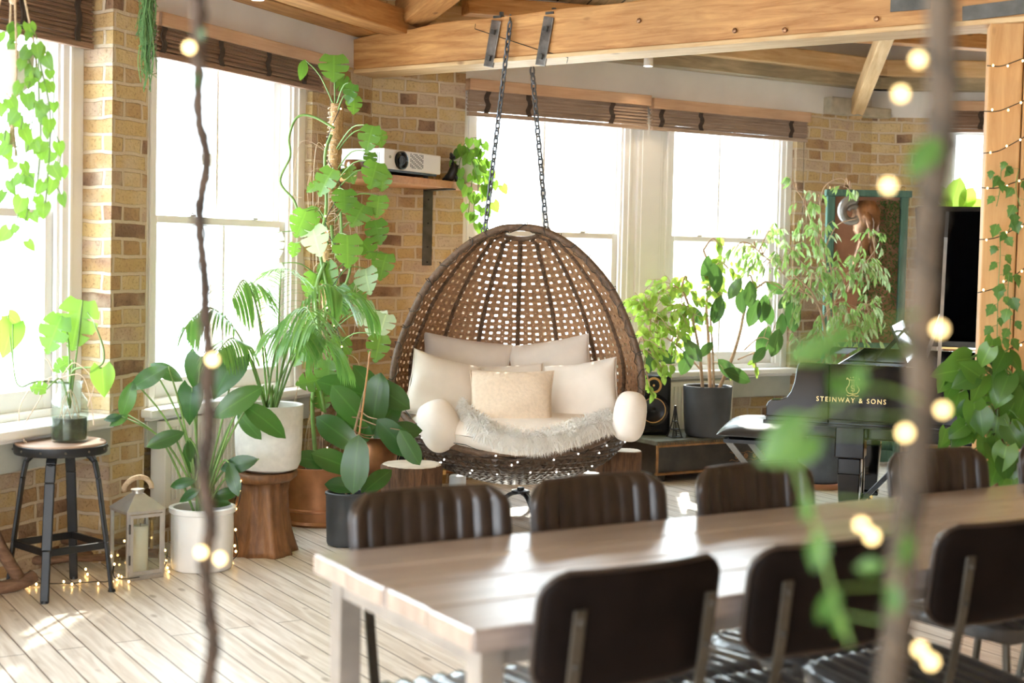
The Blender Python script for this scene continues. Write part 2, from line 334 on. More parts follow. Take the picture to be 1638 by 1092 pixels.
M['goldpaint'] = plain('gold_lettering', (.85, .62, .28), .35, .6)
M['ivory'] = plain('ivory_key', (.85, .83, .78), .3)
M['cushion'] = plain('black_bench_leather', (.03, .032, .036), .3, bump=.1, scale=9)
M['jar'] = glassmat('jar_glass', (.93, .975, .97))
M['water'] = plain('murky_water', (.035, .045, .02), .15, var=.7, scale=25)
M['candle'] = plain('ivory_candle', (.82, .74, .56), .5)
M['projector'] = plain('projector_white', (.80, .77, .74), .4)
M['lens'] = plain('lens_black', (.008, .008, .01), .25, spec=.4)
M['cone'] = plain('speaker_cone_yellow', (.68, .40, .14), .5)
M['chest'] = plain('dark_lacquer_chest', (.030, .024, .018), .38, var=.6, scale=9)
M['chestedge'] = plain('worn_gilt_edge', (.30, .15, .055), .5, .2, var=.5, scale=18)
M['greenwood'] = wood('distressed_green_wood', (.05, .13, .10), (.13, .26, .20), axis=2, sc1=5, stretch=6, rough=.8, knots=False)
M['bronze'] = plain('brown_bronze', (.28, .14, .07), .3, .5, var=.6, scale=10, bump=.6)
M['silver'] = plain('dull_silver', (.36, .35, .33), .35, .7, var=.3, scale=9)
M['slats'] = wood('woven_bamboo', (.16, .085, .05), (.42, .26, .17), axis=0, sc1=5, stretch=30, rough=.7, knots=False)
M['slatsw'] = wood('reed_blind', (.30, .20, .14), (.55, .41, .31), axis=0, sc1=5, stretch=30, rough=.7, knots=False)
M['tape'] = plain('dark_blind_tape', (.06, .04, .03), .9)
M['pelmet'] = wood('pelmet_wood', (.55, .33, .20), (.68, .45, .29), axis=0, sc1=3, stretch=16, rough=.5, knots=False)
M['outbrick'] = plain('pale_outside_brick', (.62, .52, .38), .9, var=.2, scale=3)
M['orange'] = plain('tan_leather', (.52, .20, .07), .5, var=.2, scale=9)
M['log'] = wood('dry_log', (.10, .05, .03), (.30, .17, .10), axis=0, sc1=6, stretch=6, rough=.9, knots=False)
M['darkblue'] = plain('steel_blue_bench', (.05, .06, .07), .3)
M['spot'] = emis('lit_spotlight', (1, .9, .75), 25)
# ------------------------------------------------------------------ wall frames
class Wall:
    def __init__(s, ox, oy, ang):
        a = math.radians(ang); s.d = Vector((math.sin(a), math.cos(a), 0)); s.n = Vector((-s.d.y, s.d.x, 0)); s.o = Vector((ox, oy, 0)); s.rz = PI/2-a
        s.M = Matrix.Translation(s.o) @ Matrix.Rotation(s.rz, 4, 'Z')
    def pt(s, x, y=0, z=0): return s.o + s.d*x + s.n*y + Vector((0, 0, z))
    def lx(s, px, py, off=0):
        d = ray(px, py); O = s.o + s.n*off; t = (O.x*s.n.x+O.y*s.n.y)/(d.x*s.n.x+d.y*s.n.y)
        P = Vector((0, 0, H)) + d*t; q = P - s.o; return q.dot(s.d), P.z
WA = Wall(-1.733, 6.2, 23.5); WB = Wall(-.833, 8.27, 58.5); K2 = WB.pt(4.0); WC = Wall(K2.x, K2.y, 95)

def wallmesh(name, W, boxes, mat, kind='structure', bevel=0, parent=None):
    mb = MB()
    for b in boxes: mb.bb(*b)
    o = finish(name, mb, mat, parent, bevel=bevel)
    if parent is None: o.matrix_basis = W.M.copy(); o['kind'] = kind
    return o
TH = .32
# brickwork
wallmesh('wall_left', WA, [(-2.0, -1.55, .155, TH, 0, 3.0), (-3.9, -3.5, .155, TH, 0, 3.0), (-5.8, -5.4, .155, TH, 0, 3.0), (-7.2, -7.0, .155, TH, 0, 3.0), (-7.0, -2.0, .2, TH, 0, .62), (-1.55, -.03, .2, TH, 0, .62), (-.03, .211, 0, TH, 0, 3.0),
                           (.211, 1.60, .07, TH, 0, .60), (1.60, 2.256, 0, TH, 0, 2.42)], M['brick'])
wallmesh('wall_back', WB, [(0, .615, 0, TH, 0, 2.98), (.615, 3.28, .07, TH, 0, .60), (3.28, 4.0, 0, TH, 0, 2.43)], M['brick'])
wallmesh('wall_right', WC, [(0, .47, 0, TH, 0, 2.44), (.47, 1.9, .07, TH, 0, .60), (1.9, 4.2, 0, TH, 0, 2.44)], M['brick'])
# loose topmost bricks and padstone at the corner pier
mb = MB()
q = WB.pt(3.68, .04); mb.box((q.x, q.y, 2.49), (.30, .22, .12), rz=WB.rz)
q = WB.pt(3.92, .02); mb.box((q.x, q.y, 2.465), (.34, .24, .07), rz=WB.rz)
tag(finish('trim_5', mb, plain('padstone', (.45, .40, .31), .9, var=.2, scale=12, bump=.6), bevel=.008), kind='structure')
# plaster band above the windows
wallmesh('trim_1', WA, [(.211, 2.256, .01, TH-.02, 2.42, 2.98), (-7.2, -.03, .165, TH-.02, 2.5, 3.0)], M['plaster'])
wallmesh('trim_2', WB, [(.615, 4.0, .01, TH-.02, 2.43, 2.98)], M['plaster'])
wallmesh('trim_3', WC, [(-.02, 4.2, .01, TH-.02, 2.44, 2.98)], M['plaster'])
# timber wall plates under the roof
def plate(name, W, x0, x1, lo=2.61):
    o = wallmesh(name, W, [(x0, x1, -.11, .1, lo, lo+.085)], M['greybeam']); return o
M['greybeam'] = wood('weathered_plate', (.30, .26, .17), (.52, .42, .28), axis=0, sc1=4, stretch=10, rough=.8)
wallmesh('trim_4', WA, [(-.2, 2.1, -.16, .2, 2.60, 2.66), (-.2, 2.1, -.05, .25, 2.66, 2.96)], M['beam'], bevel=.006)
plate('trim_6', WB, .3, 4.06, 2.63); plate('trim_7', WC, -.06, 4.2, 2.63)
wallmesh('trim_8', WB, [(.3, 4.0, -.19, .1, 2.715, 2.83)], M['beamy'], bevel=.01)
wallmesh('trim_9', WC, [(-.1, 4.2, -.19, .1, 2.715, 2.83)], M['beamy'], bevel=.01)

# floor and ceiling, each laid in the direction of its boards
def slab(name, pts, z0, z1, rz, mat):
    Mr = Matrix.Rotation(rz, 4, 'Z'); Mi = Mr.inverted(); mb = MB()
    q = [Mi @ Vector((p[0], p[1], 0)) for p in pts]
    mb.prism([(a.x, a.y) for a in q], z0, z1, lambda u, v, w: (u, v, w))
    o = finish(name, mb, mat); o.matrix_basis = Mr; o['kind'] = 'structure'; return o
fl = [WA.pt(-7.2, .25), WA.pt(2.35, .25), WB.pt(4.1, .25), WC.pt(4.2, .25), Vector((7.0, -2.5, 0)), Vector((-4.6, -2.5, 0))]
slab('floor', [(p.x, p.y) for p in fl], -.12, 0, math.radians(-58.5), M['floor'])
slab('ceiling', [(p.x, p.y) for p in fl], 2.97, 3.07, math.radians(97.5), M['roof'])

# the parts of the room behind and beside the camera
mb = MB(); mb.bb(-4.9, 7.2, -2.7, -2.5, 0, .62); mb.bb(-4.9, 7.2, -2.7, -2.5, 2.5, 3.0)
for x0, x1 in ((-4.9, -4.2), (-2.2, -1.8), (.2, 7.2)): mb.bb(x0, x1, -2.7, -2.5, .62, 2.5)
tag(finish('wall_front', mb, M['brick']), kind='structure')
mb = MB(); q = WC.pt(4.2, 0); mb.bar((7.1, -2.6, 1.5), (q.x+.1, q.y+.3, 1.5), .2, 3.0); tag(finish('wall_side', mb, M['brick']), kind='structure')
# ------------------------------------------------------------------ windows
def window(n, W, x0, x1, z0, z1, off, bars=(), rail=1.52, fr=.10, st=.055, latch=True):
    root = thing('window_%d' % n, None, None, kind='structure', mat=W.M.copy())
    mb = MB(); y0, y1 = off, off+.16
    mb.bb(x0, x0+fr, y0, y1, z0, z1); mb.bb(x1-fr, x1, y0, y1, z0, z1); mb.bb(x0+fr, x1-fr, y0, y1, z1-.06, z1); mb.bb(x0+fr, x1-fr, y0, y1, z0, z0+.03)
    for a, s in ((x0+fr, 1), (x1-fr, -1)):      # staff beads
        mb.bb(min(a, a+s*.018), max(a, a+s*.018), y0+.015, y0+.035, z0+.03, z1-.06)
        mb.bb(min(a-s*.035, a-s*.055), max(a-s*.035, a-s*.055), y0-.012, y0, z0, z1)
    finish('window_frame', mb, M['white'], root, bevel=.003)
    a, b = x0+fr, x1-fr
    def sash(zl, zh, yy, bot, top):
        mb = MB(); mb.bb(a, a+st, yy, yy+.04, zl, zh); mb.bb(b-st, b, yy, yy+.04, zl, zh)
        mb.bb(a+st, b-st, yy, yy+.04, zl, zl+bot); mb.bb(a+st, b-st, yy, yy+.04, zh-top, zh)
        s = finish('sash', mb, M['white'], root, bevel=.003)
        if bars:
            mb = MB()
            for x in bars: mb.bb(x-.008, x+.008, yy+.008, yy+.032, zl+bot, zh-top)
            finish('glazing_bar', mb, M['white'], s)
        mb = MB(); mb.bb(a+st, b-st, yy+.018, yy+.022, zl+bot, zh-top); finish('pane', mb, M['glass'], s)
    sash(z0+.03, rail+.02, off+.04, .085, .035); sash(rail-.02, z1-.06, off+.085, .035, .05)
    if latch:
        for x in ([(a+b)/2] if not bars else [a+(b-a)*.28, a+(b-a)*.74]):
            mb = MB(); mb.bb(x-.02, x+.02, off+.03, off+.05, rail+.02, rail+.03); mb.box((x, off+.035, rail+.036), (.05, .008, .008), rz=.5)
            finish('sash_latch', mb, M['brushed'], root)
    return root
def sill(n, W, x0, x1, z, off, grey=.12):
    root = thing('trim_%d' % n, None, None, kind='structure', mat=W.M.copy())
    mb = MB(); mb.bb(x0-.03, x1+.03, -.06, off+.02, z-.038, z); mb.bb(x0, x1, -.035, off, z-.055, z-.038); finish('sill_board', mb, M['white'], root, bevel=.01)
    mb = MB(); mb.bb(x0, x1, -.012, off, z-.055-grey, z-.055); finish('apron_board', mb, M['greytrim'], root, bevel=.003)
window(1, WA, -1.55, -.03, .66, 2.5, .155, bars=(), fr=.13, st=.06)
window(6, WA, -3.5, -2.0, .62, 2.5, .155, fr=.1)
window(7, WA, -5.4, -3.9, .62, 2.5, .155, fr=.1)
window(8, WA, -7.0, -5.8, .62, 2.5, .155, fr=.1)
window(2, WA, .211, 1.60, .66, 2.42, .04, bars=(.93,), fr=.12, st=.06)
window(3, WB, .615, 1.93, .64, 2.43, .04, bars=(1.27,), rail=1.52)
window(4, WB, 2.13, 3.28, .64, 2.43, .04, bars=(2.70,), rail=1.52)
window(5, WC, .47, 1.9, .66, 2.44, .04, bars=(), rail=1.52)
wallmesh('trim_10', WB, [(1.93, 2.13, .02, .22, .60, 2.43), (1.955, 2.105, .01, .02, .66, 2.43)], M['white'], bevel=.003)
sill(11, WA, -1.55, -.035, .66, .155); sill(12, WA, .215, 1.598, .66, .04); sill(13, WB, .618, 3.275, .64, .04, .14); sill(14, WC, .475, 1.895, .66, .04)

# ------------------------------------------------------------------ blinds
def blind(W, x0, x1, zt, hs, y, label, dark=True, pel=.065, tapes=(), group='roll-up slatted window blinds', cord=True):
    root = thing('bamboo_blind', label, 'blind', group=group, mat=W.M @ Matrix.Translation((x0, y, zt)))
    L = x1-x0; mb = MB(); mb.bb(0, L, -.055, -.035, -pel, 0); mb.bb(0, L, -.035, .0, -.018, 0); mb.bb(0, .012, -.055, .0, -pel, 0); mb.bb(L-.012, L, -.055, .0, -pel, 0)
    finish('pelmet', mb, M['pelmet'], root, bevel=.003)
    mb = MB(); n = int(hs/.0052)
    for i in range(n):
        z = -pel+.012-i*hs/n; dy = .006*math.sin(i*1.7)+rnd.uniform(-.003, .003)
        mb.box((L/2+rnd.uniform(-.003, .003), -.022+dy, z), (L-.02, .011, .0045), Matrix.Rotation(rnd.uniform(-.0012, .0012), 3, 'Y'))
        if i % 2 == 0: mb.box((L/2, -.008-dy, z), (L-.02, .010, .0075))
    mb.bb(.01, L-.01, -.034, -.004, -pel-hs-.012, -pel-hs+.012)
    finish('slats', mb, M['slats' if dark else 'slatsw'], root)
    for t in tapes:
        mb = MB(); zz = -pel+.01
        pts = [(L*t+.008*math.sin(k*1.3+t*9), -.034-.002*(k % 2), zz-k*hs/8) for k in range(9)]
        for dx in (-.013, -.004, .005, .013): mb.tube([(p[0]+dx, p[1], p[2]) for p in pts], .0042, 5)
        finish('tape', mb, M['tape'], root)
    if cord:
        mb = MB(); mb.tube([(L*.97, -.03, -pel-hs), (L*.968, -.04, -pel-hs-.6), (L*.965, -.03, -1.85)], .0015, 4); finish('pull_cord', mb, M['wire'], root)
    return root
blind(WA, -1.6, -.04, 2.62, .20, .12, 'dark reddish-brown slatted blind over the leftmost window, right end by the brick pier', True, .17, (.2, .72, .93), cord=False)
blind(WA, .225, 1.66, 2.44, .125, -.005, 'brown slatted blind with a long tan pelmet, right of the tall brick pillar', True, .062, (.03, .34, .62, .86), cord=False)
blind(WB, .61, 1.965, 2.437, .14, -.005, 'left one of the two blinds rolled up behind the hanging chair chains', False, .068, (.10, .32, .78), cord=False)
blind(WB, 1.97, 3.34, 2.422, .125, -.02, 'right one of the two rolled-up blinds, its end against the brick corner pier', False, .068, (.06, .30, .88))
blind(WC, .45, 2.0, 2.56, .14, -.01, 'brown slatted blind over the far right window beside the wooden post', True, .07, (.2, .8), cord=False)

# ------------------------------------------------------------------ big beam and roof timbers
bL = Vector((-.99, 8.27, 0)); bR = Vector((2.35, 5.79, 0)); bd = (bR-bL).normalized(); brz = math.atan2(bd.y, bd.x); BL = (bR-bL).length
bn = Vector((bd.y, -bd.x, 0))    # towards the camera
broot = thing('trim_15', 'huge orange pine tie beam spanning the room above the hanging chair', None, loc=(bL.x, bL.y, 2.39), rz=brz, kind='structure')
mb = MB()
N = 28
def btop(x): return .17+.05*min(1, x/.5)+.01*x + .008*math.sin(x*7) + (-.03 if .75 < x < 1.05 else 0)
for f_ in (0,):
    vs = []; fs = []
    for i in range(N+1):
        x = BL*i/N; t = btop(x) if x < .6 else .225+.012*x+.004*math.sin(x*9)
        vs += [(x, -.11, .022), (x, -.115, t), (x, .11, t), (x, .11, .022)]
    for i in range(N):
        a = i*4; b = a+4
        fs += [(a, b, b+1, a+1), (a+1, b+1, b+2, a+2), (a+2, b+2, b+3, a+3), (a+3, b+3, b, a)]
    fs += [(0, 1, 2, 3), (N*4+3, N*4+2, N*4+1, N*4)]
    mb.add(vs, fs)
finish('timber', mb, M['beam'], broot, bevel=.006)
mb = MB(); mb.bb(.02, BL, -.125, .1, 0, .022); finish('soffit_board', mb, M['beamy'], broot, bevel=.004)
# scarf joint: dark zigzag crack as a thin groove strip proud of nothing
def onbeam(px, py):
    d = ray(px, py); n = bn; O = bL + bn*.118; t = (O.x*n.x+O.y*n.y)/(d.x*n.x+d.y*n.y); P = Vector((0, 0, H))+d*t
    q = P-bL; return q.dot(bd), P.z-2.39
mb = MB()
cr = [onbeam(*p) for p in ((760, 38), (759, 46), (795, 58), (862, 80), (908, 92), (906, 101))]
mb.tube([(x, -.1145, z) for x, z in cr], .0022, 4); finish('scarf_joint', mb, M['wire'], broot)
for (a, b) in (((795, 33), (782, 107)), ((879, 27), (865, 105))):
    xa, za = onbeam(*a); xb, zb = onbeam(*b); mb = MB(); mb.bar((xa, -.121, za), (xb, -.121, zb), .062, .010, up=(0, 1, 0))
    R = mb
    s = finish('strap', mb, M['ironw'], broot, bevel=.002)
    mb = MB()
    for t in (.22, .80): mb.lathe([(.0, .012), (.013, .012), (.013, 0)], (0, 0, 0), 6)
    mb.v = []; mb.f = []; mb.m = []
    for t in (.25, .82):
        x = xa+(xb-xa)*t; z = za+(zb-za)*t; mb.box((x, -.133, z), (.024, .014, .024), Matrix.Rotation(.3, 3, 'Y'))
    mb.box((xa+.0, -.07, za+.02), (.05, .10, .012)); mb.tube([(xa, -.08, za+.02), (xa, -.08, za+.05)], .012, 6)
    finish('bolt', mb, M['iron'], s)
for p in ((1022, 33), (1175, 49), (1255, 48), (1402, 30)):
    x, z = onbeam(*p); mb = MB(); mb.ball((x, -.118, z), .013, 8, 6, sy=.6); finish('bolt', mb, M['bronze'], broot)
for (a, b) in (((1425, 8), (1488, 3)), ((1540, 22), (1640, 10))):
    xa, za = onbeam(*a); xb, zb = onbeam(*b); mb = MB(); mb.bar((xa, -.119, za), (xb, -.119, zb), .06, .008, up=(0, 1, 0)); finish('repair_plate', mb, M['iron'], broot)

def timber(n, a, b, w, h, mat='beam', label=None):
    a = Vector(a); b = Vector(b); t = (b-a).normalized(); x = t; z = (Vector((0, 0, 1)) - t*t.z).normalized(); y = z.cross(x)
    R = Matrix((x, y, z)).transposed().to_4x4(); R.translation = a
    mb = MB(); mb.bb(0, (b-a).length, -w/2, w/2, -h/2, h/2); o = finish('trim_%d' % n, mb, M[mat], bevel=.008); o.matrix_basis = R; o['kind'] = 'structure'
    if label: o['label'] = label
    return o
jt = Vector((-.64, 7.96, 2.63))
timber(16, jt + Vector((.03, .07, .02)), jt - WA.d*5.2 + Vector((.0, 0, .03)), .15, .13)
timber(17, jt + Vector((.02, .05, .08)), Vector((.35, 5.4, 2.93)), .15, .16)
timber(18, WB.pt(3.83, .0, 2.47), Vector((2.22, 8.3, 2.97)), .09, .12, 'beamy')
timber(19, WB.pt(.4, -.35, 2.80), WB.pt(4.4, -1.0, 2.88), .12, .10)
# roof rafters further in
# post
pr_ = at(1602, 45, 5.86)
px0 = at(1584, 40, 5.93).x
broot2 = thing('trim_21', 'thick orange pine post at the right edge, wound with string lights', None, loc=(px0, 5.93, 0), rz=math.radians(-14), kind='structure')
mb = MB(); mb.bb(0, .135, 0, .16, 0, 2.41); mb.bb(.139, .30, .004, .16, 0, 2.41); finish('post_boards', mb, M['post'], broot2, bevel=.006)

# ------------------------------------------------------------------ outside
def outbuild(px, py, Y, w, h, label):
    p = at(px, py, Y); mb = MB(); mb.box((0, 0, h/2), (w, .5, h)); mb.box((0, 0, h+.05), (w+.12, .62, .1)); mb.box((-w*.2, 0, h+.25), (.3, .3, .3))
    o = finish('chimney', mb, M['outbrick'], bevel=.01); o.location = (p.x, p.y, p.z-h); tag(o, label, 'chimney', kind='thing'); return o
outbuild(390, 268, 13.0, .5, 3.6, 'pale brick chimney outside the window behind the long dark vine rope')
def outhouse(px, py, Y, w, h, lab):
    p = at(px, py, Y); r = thing('building', lab, 'building', (p.x, p.y, p.z-h), 0)
    mb = MB(); mb.bb(-w/2, w/2, 0, 5, 0, h); finish('facade', mb, M['outbrick'], r)
    mb = MB()
    for i in range(3): mb.bb(-w/2+w*(i+.3)/3, -w/2+w*(i+.7)/3, -.03, .02, h*.45, h*.8)
    finish('window', mb, M['gloss_white'], r)
outhouse(1130, 345, 22.0, 5.5, 6, 'pale washed-out brick building seen through the double window')
# ------------------------------------------------------------------ dining table
nB = WB.n; dB = WB.d
C0 = G(759, 1009, .76); C0.z = 0
TR = Matrix.Translation(C0) @ Matrix.Rotation(WB.rz, 4, 'Z')
tbl = thing('dining_table', 'long plank-top dining table with square metal legs, running to the right', 'table', mat=TR)
TL = 3.35; mb = MB()
pw = .171
for i in range(4):
    mb.bb(0+.004*(i % 2), TL, i*pw+.0015, (i+1)*pw-.0015, .7185, .76)
finish('tabletop', mb, M['table'], tbl, bevel=.004)
mb = MB()
for i in range(4): mb.bb(-.003+.004*(i % 2), .0+.004*(i % 2), i*pw+.006, (i+1)*pw-.006, .7225, .756)
finish('end_grain', mb, M['endgrain'], tbl, bevel=.001)
for x in (.03, TL-.08):
    for y in (.03, .605):
        mb = MB(); mb.bb(x, x+.05, y, y+.05, 0, .7185); finish('leg', mb, M['tablesteel'], tbl, bevel=.003)
mb = MB(); mb.bb(.08, TL-.08, .04, .07, .68, .7185); mb.bb(.08, TL-.08, .615, .645, .68, .7185); mb.bb(.035, .075, .08, .605, .68, .7185)
finish('underframe', mb, M['tablesteel'], tbl)

# ------------------------------------------------------------------ dining chairs
def make_chair(name, label):
    t = thing(name, label, 'chair'); Wd, Hb, z0 = .40, .215, .645
    def curve(x): return .205 + .035*(1-(2*x/Wd)**2)      # back pad bows backwards
    def outline(u, v):                # rounded rectangle mapping, u,v in -1..1
        r = .22; sx = 1.0
        if abs(v) > .45: k = (abs(v)-.45)/.55; sx = 1-.09*k**4
        sy = 1.0 - .14*max(0, (abs(u)-.82)/.18)**2.4
        return u*sx*Wd/2, v*sy*Hb/2
    def pad(front):
        mb = MB(); nu, nv = 64, 12; vs = []
        for s in (0, 1):
            for j in range(nv+1):
                for i in range(nu+1):
                    u = -1+2*i/nu; v = -1+2*j/nv; x, z = outline(u, v); e = min(1, (1-abs(u))/.06)*min(1, (1-abs(v))/.12); e = max(0, e)**.5
                    ch = abs(math.sin(PI*(u+1)*4.5))**.45 if front else 1
                    y = curve(x)
                    y += (-(.006+.012*ch*e) if s == 0 else .0) if front else (.0 if s == 0 else .004+.010*e)
                    vs.append((x, y+(z)*.14, z0+Hb/2+z))
        n = (nu+1)*(nv+1); fs = []
        for s in (0, 1):
            for j in range(nv):
                for i in range(nu):
                    a = s*n+j*(nu+1)+i; q = (a, a+1, a+nu+2, a+nu+1); fs.append(q if s == 0 else q[::-1])
        edge = [i for i in range(nu+1)] + [j*(nu+1)+nu for j in range(1, nv+1)] + [nv*(nu+1)+i for i in range(nu-1, -1, -1)] + [j*(nu+1) for j in range(nv-1, 0, -1)]
        for k in range(len(edge)):
            a, b = edge[k], edge[(k+1) % len(edge)]; fs.append((b, a, n+a, n+b))
        mb.add(vs, fs); return mb
    b = finish('backrest', pad(True), M['leather'], t, smooth=True, ang=50)
    b2 = finish('back_panel', pad(False), M['backboard'], b, smooth=True, ang=50)
    # piping along the edge
    mb = MB(); loop = []
    for k in range(72):
        a = 2*PI*k/72; m = max(abs(math.cos(a)), abs(math.sin(a))); u, v = math.cos(a)/m, math.sin(a)/m; x, z = outline(u, v); loop.append((x, curve(x)+z*.14+.002, z0+Hb/2+z))
    mb.tube(loop, .0055, 6, close=True); finish('piping', mb, M['leather'], b, smooth=True)
    # seat
    mb = MB(); nu, nv = 60, 10; vs = []; fs = []
    for j in range(nv+1):
        for i in range(nu+1):
            u = -1+2*i/nu; v = -1+2*j/nv; ex = 1-.10*max(0, (abs(v)-.5)/.5)**2; ey = 1-.12*max(0, (abs(u)-.5)/.5)**2.5
            e = max(0, min(1, (1-abs(u))/.06)*min(1, (1-abs(v))/.1))**.5; ch = abs(math.sin(PI*(u+1)*4.5))**.45
            vs.append((u*ex*.215, v*ey*.20-.0, .452+.022*ch*e-.012*v))
    for j in range(nv):
        for i in range(nu): a = j*(nu+1)+i; fs.append((a, a+1, a+nu+2, a+nu+1))
    n = len(vs); vs += [(v[0]*.97, v[1]*.97, .430) for v in vs]
    fs += [tuple(n+i for i in f[::-1]) for f in fs]
    edge = [i for i in range(nu+1)] + [j*(nu+1)+nu for j in range(1, nv+1)] + [nv*(nu+1)+i for i in range(nu-1, -1, -1)] + [j*(nu+1) for j in range(nv-1, 0, -1)]
    for k in range(len(edge)): a, c = edge[k], edge[(k+1) % len(edge)]; fs.append((c, a, n+a, n+c))
    mb.add(vs, fs); finish('seat', mb, M['seat'], t, smooth=True, ang=50)
    for s in (-1, 1):
        x = s*.145
        mb = MB(); pts = [(x*1.0, .19, .43), (x, .222, .56), (x, .245, .68), (x, .262, .80)]
        for a, c in zip(pts, pts[1:]): mb.bar(a, c, .024, .006, up=(0, 1, 0))
        p = finish('back_support', mb, M['steel'], t, bevel=.001)
        for z, y in ((.70, .254), (.78, .266)): mb = MB(); mb.ball((x, y, z), .007, 8, 5, sy=.6); finish('screw', mb, M['iron'], p, smooth=True)
        for fy, ty in ((-.16, -.21), (.165, .235)):
            mb = MB(); mb.tube(spline([(x*1.05, fy, .435), (x*1.15, (fy+ty)/2, .25), (x*1.28, ty, .0)], 5), .0105, 10); finish('leg', mb, M['steel'], t, smooth=True)
    mb = MB(); mb.tube([(-.155, -.165, .425), (.155, -.165, .425)], .009, 8); mb.tube([(-.155, .17, .425), (.155, .17, .425)], .009, 8)
    for s in (-1, 1): mb.tube([(s*.152, -.165, .425), (s*.152, .17, .425)], .009, 8); mb.tube([(s*.172, -.19, .17), (s*.172, .205, .17)], .008, 8)
    mb.tube([(-.172, 0, .17), (.172, 0, .17)], .008, 8); finish('seat_frame', mb, M['steel'], t, smooth=True)
    return t
def s_on(px, nb):     # distance along the table at which the column px is met, nb from its near edge
    d = ray(px, 850); k = d.x/d.y; O = C0 + nB*nb; return (k*O.y-O.x)/(dB.x-k*dB.y)
CH = make_chair('dining_chair', 'x')
spots = []
BD = .235
for px, lab in ((550, 'leftmost ribbed brown leather chair behind the table, in front of the slim charcoal pot'), (840, 'ribbed brown leather chair behind the table, directly below the hanging chair'), (1104, 'ribbed brown leather chair behind the table, in front of the low dark chest'), (1408, 'ribbed leather chair behind the table, partly hidden by the thick rope'), (1618, 'ribbed leather chair behind the table, cut off by the right edge of the photo')):
    s = s_on(px, .76)+.205; spots.append((s, .76-BD, 0, lab, 'dining chairs on the window side of the table'))
for px, lab in ((862, 'nearest dining chair, its plain dark back turned to the camera'), (1212, 'second dining chair seen from behind, green leaves hanging in front of its back'), (1508, 'third dining chair seen from behind, right of the thick blurred rope')):
    s = s_on(px, -.065)+.205; spots.append((s, -.065+BD, PI, lab, 'dining chairs on the near side of the table'))
for i, (s, nb, r, lab, grp) in enumerate(spots):
    c = CH if i == 0 else copy_tree(CH)
    P = C0+dB*s+nB*nb; c.matrix_basis = Matrix.Translation(P) @ Matrix.Rotation(WB.rz+r+rnd.uniform(-.03, .03), 4, 'Z'); c['label'] = lab; c['group'] = grp

# ------------------------------------------------------------------ hanging egg chair
EX, EY = .035, 7.5
egg = thing('hanging_egg_chair', 'large double egg-shaped rattan hanging chair on chains, full of cream cushions', 'hanging chair', (EX, EY, 0))
prof = [(.0, .188), (.10, .195), (.2, .212), (.36, .265), (.5, .345), (.61, .5), (.657, .63), (.667, .75), (.645, .875), (.578, 1.05), (.49, 1.21), (.345, 1.37), (.22, 1.462), (.17, 1.485), (.092, 1.503)]
PS = spline([(r, 0, z) for r, z in prof], 12)
arc = [0]
for a, b in zip(PS, PS[1:]): arc.append(arc[-1]+(b-a).length)
def prf(s):
    s = max(0, min(arc[-1], s))
    for i in range(len(arc)-1):
        if arc[i+1] >= s:
            t = (s-arc[i])/max(1e-9, arc[i+1]-arc[i]); return PS[i].lerp(PS[i+1], t)
    return PS[-1]
def cutc(z):
    if z >= .64: return .17
    k = min(1, (.64-z)/.26); return .17+(.40)*k**1.25
def phm(r, z):
    c = cutc(z); return PI if r <= c else math.acos(-c/r)
def eggpt(ph, r, z, off=0):
    w = max(0, min(1, (z-.6)/.9)); w = w*w*(3-2*w); R_ = r+off
    x = R_*math.sin(ph); y = R_*math.cos(ph)*(.92)
    return Vector((x, y, z - .35*y*w*.9))
def shell(name, s0, s1, pitch, hole, mat, NG=10, bulge=0, diam=.2, solid=.007, amin=1):
    mb = MB(); nr = round((s1-s0)/pitch)
    for j in range(nr):
        sa, sb = s0+(s1-s0)*j/nr, s0+(s1-s0)*(j+1)/nr; pa, pb = prf(sa), prf(sb); pm = prf((sa+sb)/2); pmx = phm(pm.x, pm.z)
        k = max(amin, round(2*pmx*pm.x/NG/pitch)); n = NG*k
        fa, fb = phm(pa.x, pa.z), phm(pb.x, pb.z)
        for i in range(n):
            sh = 0
            u0_, u1_ = -1+2*i/n, -1+2*(i+1)/n
            def P(u, v, off=0):
                uu = u0_+(u1_-u0_)*u; q = prf(sa+(sb-sa)*v); f = fa+(fb-fa)*v; return eggpt(uu*f, q.x, q.z, off)
            d = diam; hx = hole*(1+.12*rnd.uniform(-1, 1)); cy = .5+.08*math.sin(i*2.1+j)
            outer = [(d, 0), (1-d, 0), (1, d), (1, 1-d), (1-d, 1), (d, 1), (0, 1-d), (0, d)]
            inner = []
            for (a, b) in outer:
                dx, dy = a-.5, b-.5; l = math.hypot(dx, dy); inner.append((.5+dx/l*hx, cy+dy/l*hx))
            vs = [P(a, b) for a, b in outer]+[P(a, b, bulge) for a, b in inner]
            mb.add(vs, [(q, (q+1) % 8, 8+(q+1) % 8, 8+q) for q in range(8)])
    return finish(name, mb, mat, egg, solid=solid)
sm = None
S_T = arc[-1]; 
for i, a in enumerate(arc):
    if PS[i].z > .50 and sm is None and PS[i].x > .5: sm = a
shell('cane_shell', sm, S_T, .046, .255, M['cane'], diam=.075)
shell('wicker_basket', .03, sm, .040, .12, M['wicker'], NG=10, bulge=.014, diam=.03, solid=.010, amin=1)
def rimline(side):
    out = []
    lo = next(i for i in range(len(PS)) if phm(PS[i].x, PS[i].z) < PI)
    hi = max(i for i in range(len(PS)) if phm(PS[i].x, PS[i].z) < PI)
    for i in range(lo, hi+1):
        q = PS[i]; out.append(eggpt(side*phm(q.x, q.z), q.x, q.z, .0))
    return out, lo, hi
ra, lo, hi = rimline(-1); rb, _, _ = rimline(1)
mb = MB(); loop = ra+rb[::-1]
